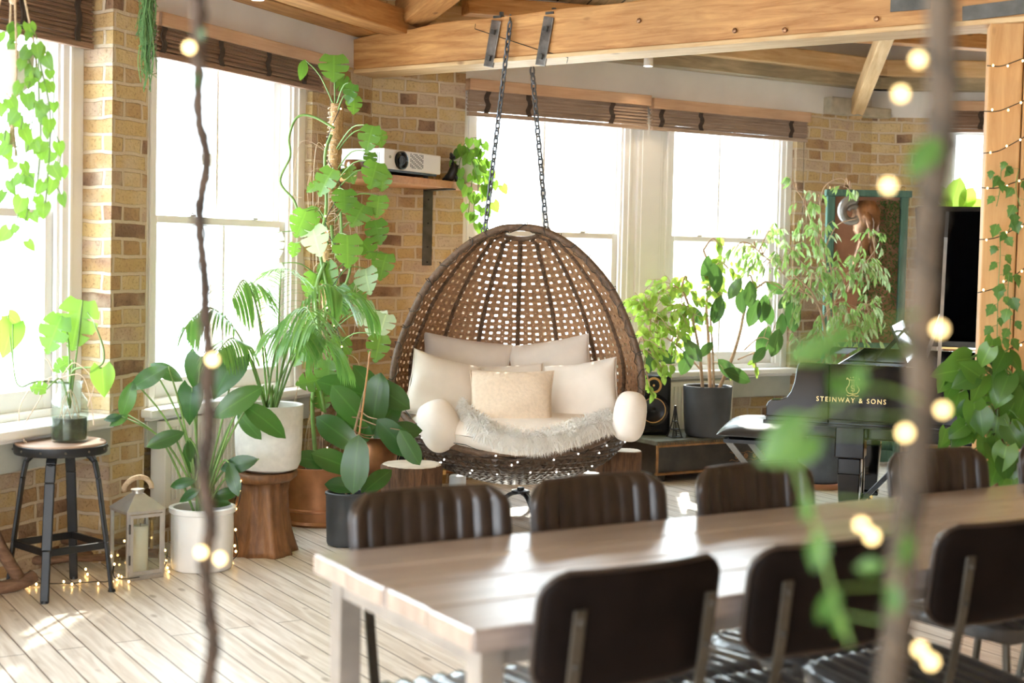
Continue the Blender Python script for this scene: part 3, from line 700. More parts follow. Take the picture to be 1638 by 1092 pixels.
# drop near-duplicates
lp = [loop[0]]
for p in loop[1:]:
    if (p-lp[-1]).length > .012: lp.append(p)
if (lp[0]-lp[-1]).length < .012: lp.pop()
mb.tube(lp, .018, 10, close=True)
for sgn in (0,):
    mb.tube([p+Vector((0, .03, -.006)) for p in lp], .012, 6, close=True)
finish('rim', mb, M['rib'], egg, smooth=True)
for k in range(1, 10):
    u = -1+2*k/10; pts = []
    for i in range(0, len(PS), 3):
        q = PS[i]
        if q.z < .30 or (q.x < .3 and q.z < .5): continue
        pts.append(eggpt(u*phm(q.x, q.z), q.x, q.z, -.008))
    pts.append(eggpt(u*PI, .092, 1.503))
    mb = MB(); mb.tube(pts, .0105, 8)
    # binding bumps on the rib
    for a, b in zip(pts[::1], pts[1::1]):
        mb.tube([a.lerp(b, .35), a.lerp(b, .65)], .0135, 6)
    finish('rib', mb, M['rib'], egg, smooth=True)
mb = MB(); mb.tube([eggpt(a*2*PI/28, .092, 1.503) for a in range(28)], .013, 8, close=True); finish('top_ring', mb, M['rib'], egg, smooth=True)
# woven roll below the front lip
mb = MB()
for t in range(60):
    pass
# chains
def chain(a, b, n, parent, name='chain', w=True):
    mb = MB(); a = Vector(a); b = Vector(b); t = (b-a)/n; ax = t.normalized(); x = ax.orthogonal().normalized(); y = ax.cross(x)
    for i in range(n):
        c = a+t*(i+.5); s = x if i % 2 else y; L = t.length*.72; r = t.length*.30; pts = []
        for k in range(12):
            an = 2*PI*k/12; pts.append(c + ax*(L*math.sin(an)*1.0) + s*(r*math.cos(an)))
        mb.tube(pts, .0052, 5, close=True)
    return finish(name, mb, M['chain'], parent, smooth=True, w=w)
ta = at(776, 366, 7.36); tb = at(874, 366, 7.36)
fa_ = Vector(at(816, 36, 7.40)); 
chain(ta, fa_, 27, egg)
chain(tb, at(851, 108, 7.72), 21, egg)
mb = MB(); mb.tube(spline([fa_, fa_+Vector((-.0, .07, .05)), fa_+Vector((0, .2, .0))], 4), .006, 6)
finish('hanging_hook', mb, M['chain'], egg, w=True)
for p in (ta, tb):
    mb = MB(); mb.tube([p+Vector((.02*math.cos(a), 0, .02*math.sin(a)-.01)) for a in [k*PI/6 for k in range(12)]], .004, 6, close=True); finish('shackle', mb, M['chain'], egg, w=True, smooth=True)
# wire of the tiny lights twisted along the rim
eggl = thing('string_lights', 'thin dark wire of tiny lights twisted around the rim of the hanging chair', 'string lights', (EX, EY, 0))
mb = MB(); pts = []
for i, p in enumerate(lp):
    a = i*1.15; pts.append(p+Vector((.028*math.cos(a), -.012-.016*math.sin(a*.7), .028*math.sin(a))))
mb.tube(pts, .0022, 4, close=True); finish('wire', mb, M['wire'], eggl)
mbb = MB(); mbb.ball((0, 0, 0), .0042, 6, 4); B0 = None
M['bulb_s'] = emis('cool_tiny_bulb', (1, .95, .85), 5)
for k in range(26):
    f = rnd.uniform(-.42, .42)*PI; q = prf(sm*rnd.uniform(.55, .98)); p = eggpt(PI+f, q.x, q.z, .022)
    if B0 is None: B0 = finish('bulb', mbb, M['bulb_s'], eggl); B0.location = p
    else: c = B0.copy(); COL.objects.link(c); c.location = p

# ------------------------------------------------------------------ cushions
def cushion(name, label, cat, px, py, Y, w, h, t, roll=0, pitch=0, yaw=0, mat='linen2', group=None, puff=1.0, zoff=0, corner=.07, piping=True):
    P = at(px, py, Y); R = Matrix.Rotation(math.radians(yaw), 4, 'Z') @ Matrix.Rotation(math.radians(pitch), 4, 'X') @ Matrix.Rotation(math.radians(roll), 4, 'Y')
    mb = MB(); n = 22
    def pt(u, v, s):
        d = (1-u*u)*(1-v*v); th = t/2*(max(0, d)**.38)
        pin = 1-corner*(1-abs(u)**2)*abs(v)**3*1.0; pin2 = 1-corner*(1-abs(v)**2)*abs(u)**3
        cr_ = .004*math.sin(u*7+v*5+px)*(1-d)+.006*math.sin(u*3.1-v*6+px*.3)
        return Vector((u*w/2*pin2, s*th+cr_*s, v*h/2*pin))
    vs = []; fs = []
    for s in (-1, 1):
        for j in range(n+1):
            for i in range(n+1): vs.append(pt(math.sin(PI/2*(-1+2*i/n)), math.sin(PI/2*(-1+2*j/n)), s))
    N2 = (n+1)**2
    for s in (0, 1):
        for j in range(n):
            for i in range(n):
                a = s*N2+j*(n+1)+i; q = (a, a+1, a+n+2, a+n+1); fs.append(q if s == 0 else q[::-1])
    mb.add(vs, fs); o = finish(name, mb, M[mat], None, smooth=True)
    # merge the rim
    o.matrix_basis = Matrix.Translation(P) @ R
    import bmesh
    bm = bmesh.new(); bm.from_mesh(o.data); bmesh.ops.remove_doubles(bm, verts=bm.verts, dist=.0008); bm.to_mesh(o.data); bm.free()
    if piping:
        mb = MB(); ed = [(-1+2*i/10, -1) for i in range(10)]+[(1, -1+2*i/10) for i in range(10)]+[(1-2*i/10, 1) for i in range(10)]+[(-1, 1-2*i/10) for i in range(10)]
        mb.tube([pt(u, v, 0)*1.004 for u, v in ed], .004, 5, close=True); finish('piping', mb, M[mat], o, smooth=True)
    tag(o, label, cat, group); return o
gp = 'cushions inside the hanging chair'
# deep seat cushion
cs = thing('seat_cushion', 'thick cream seat pad filling the bottom of the hanging chair', 'cushion', (EX, EY, 0), group=None)
mb = MB(); nr, na = 10, 48; vs = []; 
def seatpt(fr, a, top):
    q = .60*fr; x = q*math.sin(a); y = q*math.cos(a)*.86-.03; e = max(0, 1-fr**6)**.5
    z = (.50+.075*e-.01*math.cos(3*a)*fr) if top else (.50-.11*e)
    z += .05*abs(math.sin(a))*fr**2 + (.05 if math.cos(a) > 0 else -.035)*abs(math.cos(a))*fr**2
    return (x, y, z)
for top in (1, 0):
    for j in range(nr+1):
        for k in range(na): vs.append(seatpt(math.sin(PI/2*j/nr), 2*PI*k/na, top))
fs = []; NN = (nr+1)*na
for s in (0, 1):
    for j in range(nr):
        for k in range(na):
            q = (s*NN+j*na+k, s*NN+j*na+(k+1) % na, s*NN+(j+1)*na+(k+1) % na, s*NN+(j+1)*na+k); fs.append(q[::-1] if s == 0 else q)
mb.add(vs, fs); finish('seat_pad', mb, M['linen2'], cs, smooth=True)
cushion('throw_pillow', 'wide cream pillow at the back left, mostly behind the others', 'pillow', 745, 590, 7.80, .50, .34, .13, roll=8, pitch=-14, yaw=14, group=gp, mat='linen2')
cushion('throw_pillow', 'wide cream pillow at the back right, leaning on the cane with sunlit top', 'pillow', 882, 592, 7.82, .46, .34, .13, roll=-11, pitch=-14, yaw=-10, group=gp, mat='linen2')
cushion('throw_pillow', 'small cream pillow just behind the tan woven pillow', 'pillow', 820, 616, 7.60, .34, .22, .11, roll=-5, pitch=-14, yaw=0, group=gp, mat='linen2')
cushion('throw_pillow', 'cream square pillow at the left, tilted with its corner pointing up', 'pillow', 706, 622, 7.38, .37, .34, .16, roll=16, pitch=-16, yaw=26, group=gp, mat='linen2')
cushion('throw_pillow', 'cream square pillow at the right, tilted away from the tan pillow', 'pillow', 932, 632, 7.42, .39, .36, .17, roll=-10, pitch=-16, yaw=-18, group=gp, mat='linen2')
cushion('throw_pillow', 'square tan woven linen pillow in the middle front', 'pillow', 818, 644, 7.24, .43, .335, .16, roll=-1, pitch=-16, yaw=-3, group=gp, mat='linen')
def bolster(px, py, Y, rx, rz_, roll, label):
    P = at(px, py, Y); mb = MB(); n, m = 36, 24; vs = []; fs = []
    for j in range(m+1):
        th = PI*j/m
        for k in range(n):
            a = 2*PI*k/n; sx_ = abs(math.sin(th))**.62; w_ = 1+.012*math.sin(6*a+th*4)*sx_; cz = math.cos(th)
            vs.append((rx*sx_*math.cos(a)*w_, rx*1.15*sx_*math.sin(a)*w_, rz_*(abs(cz)**.78)*(1 if cz > 0 else -1)))
    fs = [(j*n+k, (j+1)*n+k, (j+1)*n+(k+1) % n, j*n+(k+1) % n) for j in range(m) for k in range(n)]; mb.add(vs, fs)
    o = finish('bolster_cushion', mb, M['linen2'], None, smooth=True); o.matrix_basis = Matrix.Translation(P) @ Matrix.Rotation(math.radians(roll), 4, 'Y') @ Matrix.Rotation(math.radians(-14), 4, 'X')
    mb = MB(); mb.tube([(rx*.955*math.cos(a), rx*1.1*math.sin(a), rz_*.28) for a in [k*PI/16 for k in range(32)]], .0035, 5, close=True); finish('piping', mb, M['linen2'], o, smooth=True)
    tag(o, label, 'cushion', 'arm bolsters of the hanging chair'); return o
def bolster_old(px, py, Y, yaw, roll, label, sc_=1.0):
    P = at(px, py, Y); mb = MB(); prf_ = [(.0, -.19), (.05, -.188), (.085, -.165), (.105, -.11), (.11, -.03), (.11, .05), (.104, .12), (.08, .17), (.04, .19), (0, .192)]
    mb.lathe([(r*sc_, z) for r, z in prf_], (0, 0, 0), 28, wob=lambda a, j, z: 1+.02*math.sin(5*a+z*20))
    o = finish('bolster_cushion', mb, M['linen2'], None, smooth=True)
    o.matrix_basis = Matrix.Translation(P) @ Matrix.Rotation(math.radians(yaw), 4, 'Z') @ Matrix.Rotation(math.radians(roll), 4, 'Y') @ Matrix.Rotation(math.radians(68), 4, 'X')
    mb = MB(); mb.tube([(.082*sc_*math.cos(a), .082*sc_*math.sin(a), .168) for a in [k*PI/12 for k in range(24)]], .004, 5, close=True); finish('piping', mb, M['linen2'], o, smooth=True)
    tag(o, label, 'cushion', 'arm bolsters of the hanging chair'); return o
bolster(703, 681, 7.12, .104, .130, -24, 'rounded cream bolster at the left arm of the hanging chair')
bolster(1007, 666, 7.10, .084, .125, 8, 'rounded cream bolster at the right arm, bulging over the rim')

# sheepskin throw: a draped hide with tufts of wool
hide = thing('sheepskin_throw', 'fluffy white sheepskin draped across the front of the seat', 'throw', (EX, EY, 0))
path = [(738, 655, 7.20, .05), (765, 682, 7.0, .07), (800, 697, 6.94, .08), (850, 704, 6.92, .09), (900, 697, 6.95, .09), (945, 683, 7.02, .07), (975, 674, 7.1, .05)]
cps = spline([at(a, b, c) for a, b, c, w in path], 8); wd = [path[min(len(path)-1, i//8)][3] for i in range(len(cps))]
mb = MB(); vs = []; fs = []
for i, p in enumerate(cps):
    for k in range(7):
        f = (k-3)/3; vs.append(p+Vector((0, .14*f if f > 0 else .05*f, (.02*f if f > 0 else .9*wd[i]*f*.55) + .01)))
for i in range(len(cps)-1):
    for k in range(6): a = i*7+k; fs.append((a, a+7, a+8, a+1))
mb.add(vs, fs); finish('hide', mb, M['fur'], hide, w=True, smooth=True)
mb = MB()
for q in range(9500):
    i = rnd.random()*(len(cps)-1.001); i0 = int(i); p = cps[i0].lerp(cps[i0+1], i-i0); f = rnd.uniform(-1, 1); w_ = wd[i0]
    b = p+Vector((rnd.uniform(-.01, .01), .14*f if f > 0 else .05*f, (.02*f if f > 0 else .5*w_*f)+.01))
    cl = math.sin(b.x*60+b.z*40)*.5
    d = Vector((rnd.uniform(-.5, .5)+cl*.6, -.6+.5*max(0, f), rnd.uniform(-.2, .9)*(1 if f > 0 else .2) - (.7 if f < 0 else 0))).normalized()
    L = rnd.uniform(.028, .055); s = d.cross(Vector((rnd.uniform(-1, 1), rnd.uniform(-1, 1), rnd.uniform(-1, 1)))).normalized()*.0026
    m_ = b+d*L*.55; e = b+d*L+Vector((0, 0, -.014)); mb.add([b-s, b+s, m_+s, m_-s, e], [(0, 1, 2, 3), (3, 2, 4)])
tag(finish('wool', mb, M['fur'], hide, w=True), kind=None)

# ------------------------------------------------------------------ corner shelf and what stands on it
def onz(px, py, z): return G(px, py, z)
sz = 1.765
shelf = thing('corner_shelf', 'orange pine shelf across the brick corner, held by a flat iron bracket', 'shelf', (-.6, 8.2, sz))
poly = [(-.15, 8.655), (-.82, 7.35), (-.96, 7.72), (-.90, 8.08), (-.835, 8.262)]
mb = MB(); mb.prism(poly, sz, sz+.042, lambda u, v, w: (u, v, w)); finish('shelf_board', mb, M['shelf'], shelf, w=True, bevel=.003)
b0 = WB.pt(.372, -.004, 0); mb = MB(); mb.box((b0.x, b0.y, sz-.225), (.062, .008, .45), rz=WB.rz)
e = b0-WB.n*.14; mb.box((e.x, e.y, sz-.005), (.062, .28, .008), rz=WB.rz)
br = finish('bracket', mb, M['iron'], shelf, w=True, bevel=.001); mb = MB()
for z in (.06, .2, .34, .43): q = b0-WB.n*.006; mb.ball((q.x, q.y, sz-z), .006, 6, 4)
finish('screw', mb, M['black'], br, w=True)
sd = Vector((.454, .891, 0)); snn = Vector((.891, -.454, 0))
# projector
prj = thing('projector', 'white video projector with a round black lens on the corner shelf', 'projector', tuple(Vector((-.405, 8.10, sz+.042)) - snn*-.0), rz=math.atan2(sd.y, sd.x))
mb = MB(); Lp = .60
mb.bb(-Lp, 0, .02, .34, .028, .135); finish('body', mb, M['projector'], prj, bevel=.006)
mb = MB(); mb.bb(-Lp+.02, -.03, .03, .33, .016, .028); finish('underside', mb, M['black'], prj)
for x in (-.52, -.1):
    for y in (.06, .3): mb = MB(); mb.lathe([(.014, 0), (.014, .016)], (x, y, 0), 12); finish('foot', mb, M['black'], prj)
lx_ = -.435
mb = MB()
def ring(mb, x, z, prof, n=28):
    vs = []; 
    for r, y in prof:
        for k in range(n): a = 2*PI*k/n; vs.append((x+r*math.cos(a)*1.25, y, z+r*math.sin(a)))
    fs = [(j*n+k, (j+1)*n+k, (j+1)*n+(k+1) % n, j*n+(k+1) % n) for j in range(len(prof)-1) for k in range(n)]; fs.append(tuple(range((len(prof)-1)*n, len(prof)*n))[::-1]); mb.add(vs, fs)
ring(mb, lx_, .080, [(.050, .02), (.050, .008), (.042, .006), (.036, .018), (.022, .014)]); ln = finish('lens_housing', mb, M['lens'], prj, smooth=True, ang=40)
mb = MB(); ring(mb, lx_, .080, [(.024, .016), (.024, .009), (.020, .009), (.018, .013), (.001, .011)]); finish('lens', mb, M['black'], ln, smooth=True, ang=40)
mb = MB(); ring(mb, -.545, .092, [(.008, .02), (.008, .017), (.001, .017)], 12); finish('sensor_button', mb, M['greytrim'], prj)
mb = MB()
for i in range(9):
    for j in range(12):
        if (i*7+j*3) % 4: mb.bb(-.335+i*.016, -.335+i*.016+.009, .0185, .021, .045+j*.0068, .045+j*.0068+.0042)
for i in range(9):
    for j in range(11): mb.bb(-Lp-.0012, -Lp+.001, .05+i*.012, .05+i*.012+.006, .04+j*.0068, .044+j*.0068)
finish('vent_grille', mb, M['black'], prj)
# dinosaur figurine: reared-up body with a long tail and an open jaw
pd = at(722, 292, 8.28); 
dn = thing('dinosaur_figurine', 'small black dinosaur figurine standing beside the projector', 'figurine', (pd.x, pd.y, sz+.042))
mb = MB(); sp = spline([(-.055, .01, .006), (-.03, .01, .012), (0, 0, .035), (.014, 0, .075), (.008, 0, .105), (.006, 0, .125)], 6)
mb.tube(sp, [.004+.026*math.sin(PI*min(1, i/len(sp)*1.18))**.8 for i in range(len(sp))], 10)
mb.ball((.004, -.006, .138), .017, 10, 8, sx=1.1, sz=.85); mb.tube([(.004, -.01, .138), (-.004, -.022, .158), (-.006, -.028, .163)], [.014, .009, .004], 8); mb.tube([(.006, -.01, .136), (.018, -.03, .136)], [.010, .004], 8)
for s in (-1, 1):
    mb.tube([(.008+s*.014, -.004, .05), (.006+s*.022, -.014, .022), (.006+s*.022, -.008, .004), (.006+s*.022, -.03, .003)], [.014, .010, .007, .005], 8)
    mb.tube([(.012+s*.012, -.006, .095), (.018+s*.02, -.028, .085), (.02+s*.02, -.036, .092)], [.007, .005, .003], 6)
finish('body', mb, M['black'], dn, smooth=True)

# ------------------------------------------------------------------ black metal stool with jar
sx_, sy_ = -1.80, 5.68
st = thing('metal_stool', 'black riveted metal stool with a round wooden seat, by the left window', 'stool', (sx_, sy_, 0), rz=math.radians(12))
mb = MB(); mb.lathe([(.0, .590), (.172, .590), (.176, .594), (.176, .602), (.172, .606), (0, .606)], n=40); finish('seat', mb, plain('worn_stool_wood', (.36, .24, .17), .5, var=.3, scale=10), st, smooth=True, ang=40)
mb = MB(); mb.lathe([(.150, .566), (.178, .562), (.181, .568), (.181, .596), (.178, .598), (.176, .592), (.15, .59)], n=40); rg = finish('seat_ring', mb, M['black'], st, smooth=True, ang=40)
for k in range(12): mb = MB(); a = k*PI/6+.2; mb.ball((.182*math.cos(a), .182*math.sin(a), .581), .005, 6, 4); finish('rivet', mb, M['steel'], rg)
for k in range(4):
    a = k*PI/2+math.radians(-100+0); ca, sa = math.cos(a), math.sin(a)
    mb = MB(); pts = [(.115, .563), (.135, .53), (.15, .46), (.185, .2), (.208, .0)]; prev = None
    for (r1, z1), (r2, z2) in zip(pts, pts[1:]):
        mb.bar((r1*ca, r1*sa, z1), (r2*ca, r2*sa, z2), .040 if z1 > .4 else .034, .014, up=(ca, sa, 0))
    mb.tube([(.10*ca, .10*sa, .56), (.14*ca, .14*sa, .52)], .012, 6)
    g = finish('leg', mb, M['black'], st, bevel=.004)
    mb = MB(); mb.lathe([(.016, 0), (.013, .01)], (.208*ca, .208*sa, -.0), 10); finish('foot', mb, M['black'], g)
    a2 = a+PI/2; mb = MB(); mb.bar((.186*ca, .186*sa, .19), (.186*math.cos(a2), .186*math.sin(a2), .19), .012, .028); finish('brace', mb, M['black'], st, bevel=.002)

# ------------------------------------------------------------------ lantern
ln_ = thing('floor_lantern', 'brushed metal and glass floor lantern with rope handle and pale candles', 'lantern', (-1.565, 5.97, 0), rz=math.radians(40))
mb = MB(); hw = .078
mb.bb(-hw-.004, hw+.004, -hw-.004, hw+.004, .0, .018)
for sx in (-1, 1):
    for sy in (-1, 1): mb.bb(sx*hw-.007, sx*hw+.007, sy*hw-.007, sy*hw+.007, .018, .285)
mb.bb(-hw-.008, hw+.008, -hw-.008, hw+.008, .278, .290); finish('frame', mb, M['brushed'], ln_, bevel=.0015)
mb = MB(); r_ = hw+.012
mb.add([(-r_, -r_, .290), (r_, -r_, .290), (r_, r_, .290), (-r_, r_, .290), (-.022, -.022, .352), (.022, -.022, .352), (.022, .022, .352), (-.022, .022, .352)], [(0, 1, 5, 4), (1, 2, 6, 5), (2, 3, 7, 6), (3, 0, 4, 7), (4, 5, 6, 7), (3, 2, 1, 0)])
mb.lathe([(.024, .352), (.024, .364), (.03, .366), (.03, .370), (0, .372)], n=16); finish('roof', mb, M['brushed'], ln_, bevel=.001)
for (ax, s) in (('x', -1), ('x', 1), ('y', -1), ('y', 1)):
    mb = MB()
    if ax == 'x': mb.bb(s*hw-.001, s*hw+.001, -hw+.007, hw-.007, .018, .278)
    else: mb.bb(-hw+.007, hw-.007, s*hw-.001, s*hw+.001, .018, .278)
    finish('glass_pane', mb, M['glass'], ln_)
mb = MB(); dy = -hw-.009
for (a, b, c, d) in ((-hw+.004, -hw+.018, .022, .276), (hw-.018, hw-.004, .022, .276)): mb.bb(a, b, dy-.003, dy+.003, c, d)
mb.bb(-hw+.018, hw-.018, dy-.003, dy+.003, .022, .038); mb.bb(-hw+.018, hw-.018, dy-.003, dy+.003, .262, .276)
dr = finish('door', mb, M['brushed'], ln_, bevel=.001); mb = MB(); mb.tube([(-hw+.002, dy-.004, .07), (-hw+.002, dy-.004, .11)], .004, 6); mb.tube([(-hw+.002, dy-.004, .2), (-hw+.002, dy-.004, .24)], .004, 6); finish('hinge', mb, M['iron'], dr)
mb = MB(); pts = [(.062*math.cos(a)-.0, .010*math.sin(2*a), .378+.042*math.sin(a)) for a in [-.25+k*(PI+.5)/14 for k in range(15)]]; mb.tube(pts, .011, 8); hn = finish('rope_handle', mb, M['rope'], ln_, smooth=True)
cdl = thing('pillar_candle', 'tall ivory pillar candle inside the metal lantern', 'candle', (-1.555, 5.98, .018)); mb = MB(); mb.lathe([(.0, 0), (.032, 0), (.033, .19), (.028, .196), (.0, .188)], n=24); finish('wax', mb, M['candle'], cdl, smooth=True, ang=40); mb = MB(); mb.tube([(0, 0, .186), (0, .002, .205)], .0015, 5); finish('wick', mb, M['black'], cdl)

# ------------------------------------------------------------------ radiators
def radiator(W, x0, x1, z0, z1, y, label):
    r = thing('radiator', label, 'radiator', mat=W.M @ Matrix.Translation((x0, y, z0)), group=None); w, h = x1-x0, z1-z0; mb = MB(); n = max(3, int(w/.034))
    mb.bb(0, w, -.012, .0, 0, h); mb.bb(0, w, .05, .062, .0, h)
    finish('panel', mb, M['radi'], r, bevel=.004)
    mb = MB()
    for i in range(n):
        x = .05+(w-.09)*i/n; mb.bb(x, x+.017, -.019, -.012, .03, h-.03)
    finish('flute', mb, M['radi'], r, bevel=.005)
    mb = MB(); mb.bb(-.004, .04, -.02, .064, 0, h); mb.bb(w-.02, w+.004, -.02, .064, 0, h); mb.bb(.03, w-.02, -.01, .055, h-.012, h); finish('end_cover', mb, M['radi'], r, bevel=.004)
    mb = MB(); mb.tube([(.015, -.02, h-.055), (.015, -.034, h-.055)], .012, 10); finish('bleed_cap', mb, M['brass'], r)
    mb = MB(); mb.tube([(.02, .02, .02), (-.03, .02, .02), (-.045, .02, -.03), (-.045, .02, -z0)], .009, 8); mb.lathe([(.017, -.045), (.02, -.03), (.02, .02), (.014, .03)], (-.045, .02, 0), 12); finish('valve', mb, M['brass'], r, smooth=True)
    return r
radiator(WA, .29, 1.28, .20, .60, -.04, 'cream panel radiator under the tall left window, behind the leafy potted plant')
radiator(WB, 2.02, 2.72, .18, .57, -.03, 'cream panel radiator between the yellow-coned speaker and the charcoal pot')
# copper pipes along the skirting
for i, z in enumerate((.075, .12)):
    o_ = thing('copper_pipe', ['lower', 'upper'][i]+' copper heating pipe running along the foot of the brick wall', 'pipe', mat=WB.M.copy(), group=None)
    mb = MB(); mb.tube([(.1, .035-.06, z), (3.2, .035-.06, z)], .011, 8); finish('pipe_run', mb, M['copper'], o_, smooth=True)
    mb = MB()
    for x in (.5, 1.3, 2.1, 2.9): mb.bb(x-.01, x+.01, -.04, -.01, z-.014, z+.014)
    finish('pipe_clip', mb, M['brass'], o_)

# ------------------------------------------------------------------ stools of wood, stumps
def woodstool():
    r = thing('teak_root_stool', 'carved reddish wooden stool under the large white palm pot', 'stool', (-1.13, 6.50, 0), rz=.3)
    mb = MB(); mb.lathe([(.0, .325), (.10, .325), (.135, .335), (.152, .350), (.155, .368), (.150, .376), (0, .378)], n=40, wob=lambda a, j, z: 1+.05*math.sin(3*a+1)+.03*math.sin(7*a)); finish('seat', mb, M['teak'], r, smooth=True, ang=50)
    mb = MB(); mb.lathe([(.155, 0), (.145, .03), (.125, .10), (.112, .20), (.108, .28), (.115, .33)], n=64, wob=lambda a, j, z: 1+.10*math.sin(4*a+z*3)+.06*math.sin(9*a+1+z*6)+.03*math.sin(17*a)); finish('trunk_base', mb, M['teak'], r, smooth=True)
woodstool()
def stump(px, py, Y, r, h, label, rz=0):
    p = at(px, py, Y); q = thing('tree_stump_stool', label, 'stump', (p.x, p.y, 0), rz, group='tree stump stools'); wb = lambda a, j, z: 1+.04*math.sin(3*a+rz)+.015*math.sin(11*a+z*4)+.02*math.sin(23*a)
    mb = MB(); mb.lathe([(r*1.03, 0), (r, .05), (r*.97, h*.6), (r, h-.012), (r*.97, h-.003)], n=56, wob=wb); finish('bark', mb, M['bark'], q, smooth=True, ang=60)
    mb = MB(); mb.lathe([(r*.97, h-.004), (r*.9, h+.001), (0, h+.001)], n=56, wob=wb); finish('sawn_top', mb, M['cut'], q)
stump(660, 748, 7.02, .152, .345, 'wide dark bark stump with pale sawn top, left of the hanging chair', .4)
stump(1003, 725, 7.72, .082, .34, 'narrow stump with sunlit sawn top, right of the hanging chair', 1.2)
stump(972, 745, 7.95, .075, .28, 'darker stump partly hidden behind the narrow sunlit one', 2.2)
for px, py, lab in ((732, 760, 'short white cylinder standing under the left side of the hanging chair'), (946, 756, 'short white cylinder standing under the right side of the hanging chair')):
    p = at(px, py, 7.78); h = max(.1, p.z); o = None; mb = MB(); mb.lathe([(.0, 0), (.045, 0), (.047, .01), (.047, h-.008), (.043, h), (0, h)], n=28); o = finish('white_cylinder', mb, M['gloss_white'], None, smooth=True, ang=40); o.location = (p.x, p.y, 0); tag(o, lab, 'candle stand', 'short white cylinders under the hanging chair')
# pale drum table behind the fig
p = at(603, 700, 7.72)
dt = thing('drum_side_table', 'low side table with a pale green-white top, behind the fiddle-leaf fig', 'side table', (p.x, p.y, 0)); mb = MB(); mb.lathe([(0, .395), (.15, .392), (.163, .40), (.163, .412), (.15, .422), (0, .424)], n=40); finish('top', mb, plain('pale_green_top', (.62, .68, .58), .4, var=.15, scale=20), dt, smooth=True, ang=40); mb = MB(); mb.lathe([(.12, 0), (.13, .01), (.10, .2), (.13, .39)], n=32); finish('drum', mb, M['copper'], dt, smooth=True)
# iron scroll foot under the hanging chair
p = at(815, 790, 7.55); sf = thing('iron_stand', 'black cast-iron stand with curled feet on the floor below the hanging chair', 'stand', (p.x+.06, p.y+.1, 0)); mb = MB()
for a in (0, 2*PI/3, 4*PI/3):
    c_, s_ = math.cos(a+PI), math.sin(a+PI); mb = MB(); mb.tube(spline([(0, 0, .11), (.06*c_, .06*s_, .095), (.11*c_, .11*s_, .05), (.14*c_, .14*s_, .014), (.165*c_, .165*s_, .016), (.16*c_, .16*s_, .034)], 5), [.012]*20+[.010]*6, 8); finish('foot', mb, M['black'], sf, smooth=True)
mb = MB(); mb.lathe([(.05, .105), (.05, .12), (.02, .125), (.02, .135), (0, .136)], n=20); finish('hub', mb, M['black'], sf, smooth=True, ang=40)

# ------------------------------------------------------------------ chest, speaker, figurine
ch0 = WB.pt(1.72, -.53)
ch = thing('low_chest', 'low dark lacquered chest with worn gilt edges under the window', 'chest', mat=Matrix.Translation(ch0) @ Matrix.Rotation(WB.rz, 4, 'Z'))
CL = 1.28; mb = MB(); mb.bb(.02, CL-.02, .02, .42, .055, .232); finish('body', mb, M['chest'], ch, bevel=.004)
mb = MB(); mb.bb(0, CL, 0, .44, .232, .262); finish('lid', mb, plain('worn_green_top', (.10, .10, .07), .55, var=.5, scale=12), ch, bevel=.005)
mb = MB(); mb.bb(.0, CL, -.004, .012, .222, .236); mb.bb(0, CL, -.004, .02, .048, .062); mb.bb(0, .014, -.003, .01, .06, .225); mb.bb(CL-.014, CL, -.003, .01, .06, .225)
for i in range(64): mb.bb(.006+i*CL/64, .006+i*CL/64+.010, -.006, .0, .240, .247)
finish('gilt_moulding', mb, M['chestedge'], ch, bevel=.002)
mb = MB()
for i in range(4):
    for a in range(7):
        an = 2*PI*a/7; mb.ball((.66+i*.075+.013*math.cos(an), .019, .13+.013*math.sin(an)), .006, 6, 4, sy=.3)
    mb.ball((.66+i*.075, .019, .13), .006, 6, 4, sy=.4)
mb.tube([(.60+.02*k, .019, .105+.006*math.sin(k*1.7)) for k in range(17)], .002, 4); mb.tube([(.60+.02*k, .019, .155+.006*math.cos(k*1.7)) for k in range(17)], .002, 4)
finish('painted_flowers', mb, M['chestedge'], ch)
for x in (.05, CL-.11):
    for y in (.05, .36): mb = MB(); mb.bb(x, x+.06, y, y+.06, 0, .055); finish('leg', mb, M['chest'], ch, bevel=.004)
def speaker(px, py, Y, w, h, d, rz, label, z0):
    p = at(px, py, Y); r = thing('studio_speaker', label, 'speaker', (p.x, p.y, z0), rz=rz); mb = MB(); mb.bb(-w/2, w/2, 0, d, 0, h); finish('cabinet', mb, M['black'], r, bevel=.025)
    mb = MB(); n = 36
    def rg(mb, z, prof):
        vs = []
        for rr, y in prof:
            for k in range(n): a = 2*PI*k/n; vs.append((rr*math.cos(a), y, z+rr*math.sin(a)))
        fs = [(j*n+k, (j+1)*n+k, (j+1)*n+(k+1) % n, j*n+(k+1) % n) for j in range(len(prof)-1) for k in range(n)]; fs.append(tuple(range((len(prof)-1)*n, len(prof)*n))[::-1]); mb.add(vs, fs)
    zc = h*.42; R0 = w*.40
    rg(mb, zc, [(R0*1.12, .0), (R0*1.12, -.012), (R0, -.014), (R0*.86, -.004)]); finish('woofer_ring', mb, M['lens'], r, smooth=True, ang=40)
    mb = MB(); rg(mb, zc, [(R0*.86, -.006), (R0*.7, .0), (R0*.36, .03)]); wf = finish('woofer_cone', mb, M['cone'], r, smooth=True, ang=50)
    mb = MB(); rg(mb, zc, [(R0*.38, .022), (R0*.36, .006), (R0*.2, -.004), (.001, -.008)]); finish('dust_cap', mb, M['lens'], wf, smooth=True)
    mb = MB(); rg(mb, h*.83, [(w*.22, .0), (w*.2, -.006), (w*.12, .006), (w*.06, .004), (.001, -.004)]); finish('tweeter', mb, M['cone'], r, smooth=True)
    mb = MB(); mb.bb(-w*.3, w*.3, -.003, .01, h*.045, h*.095); finish('port', mb, M['lens'], r, bevel=.008); return r
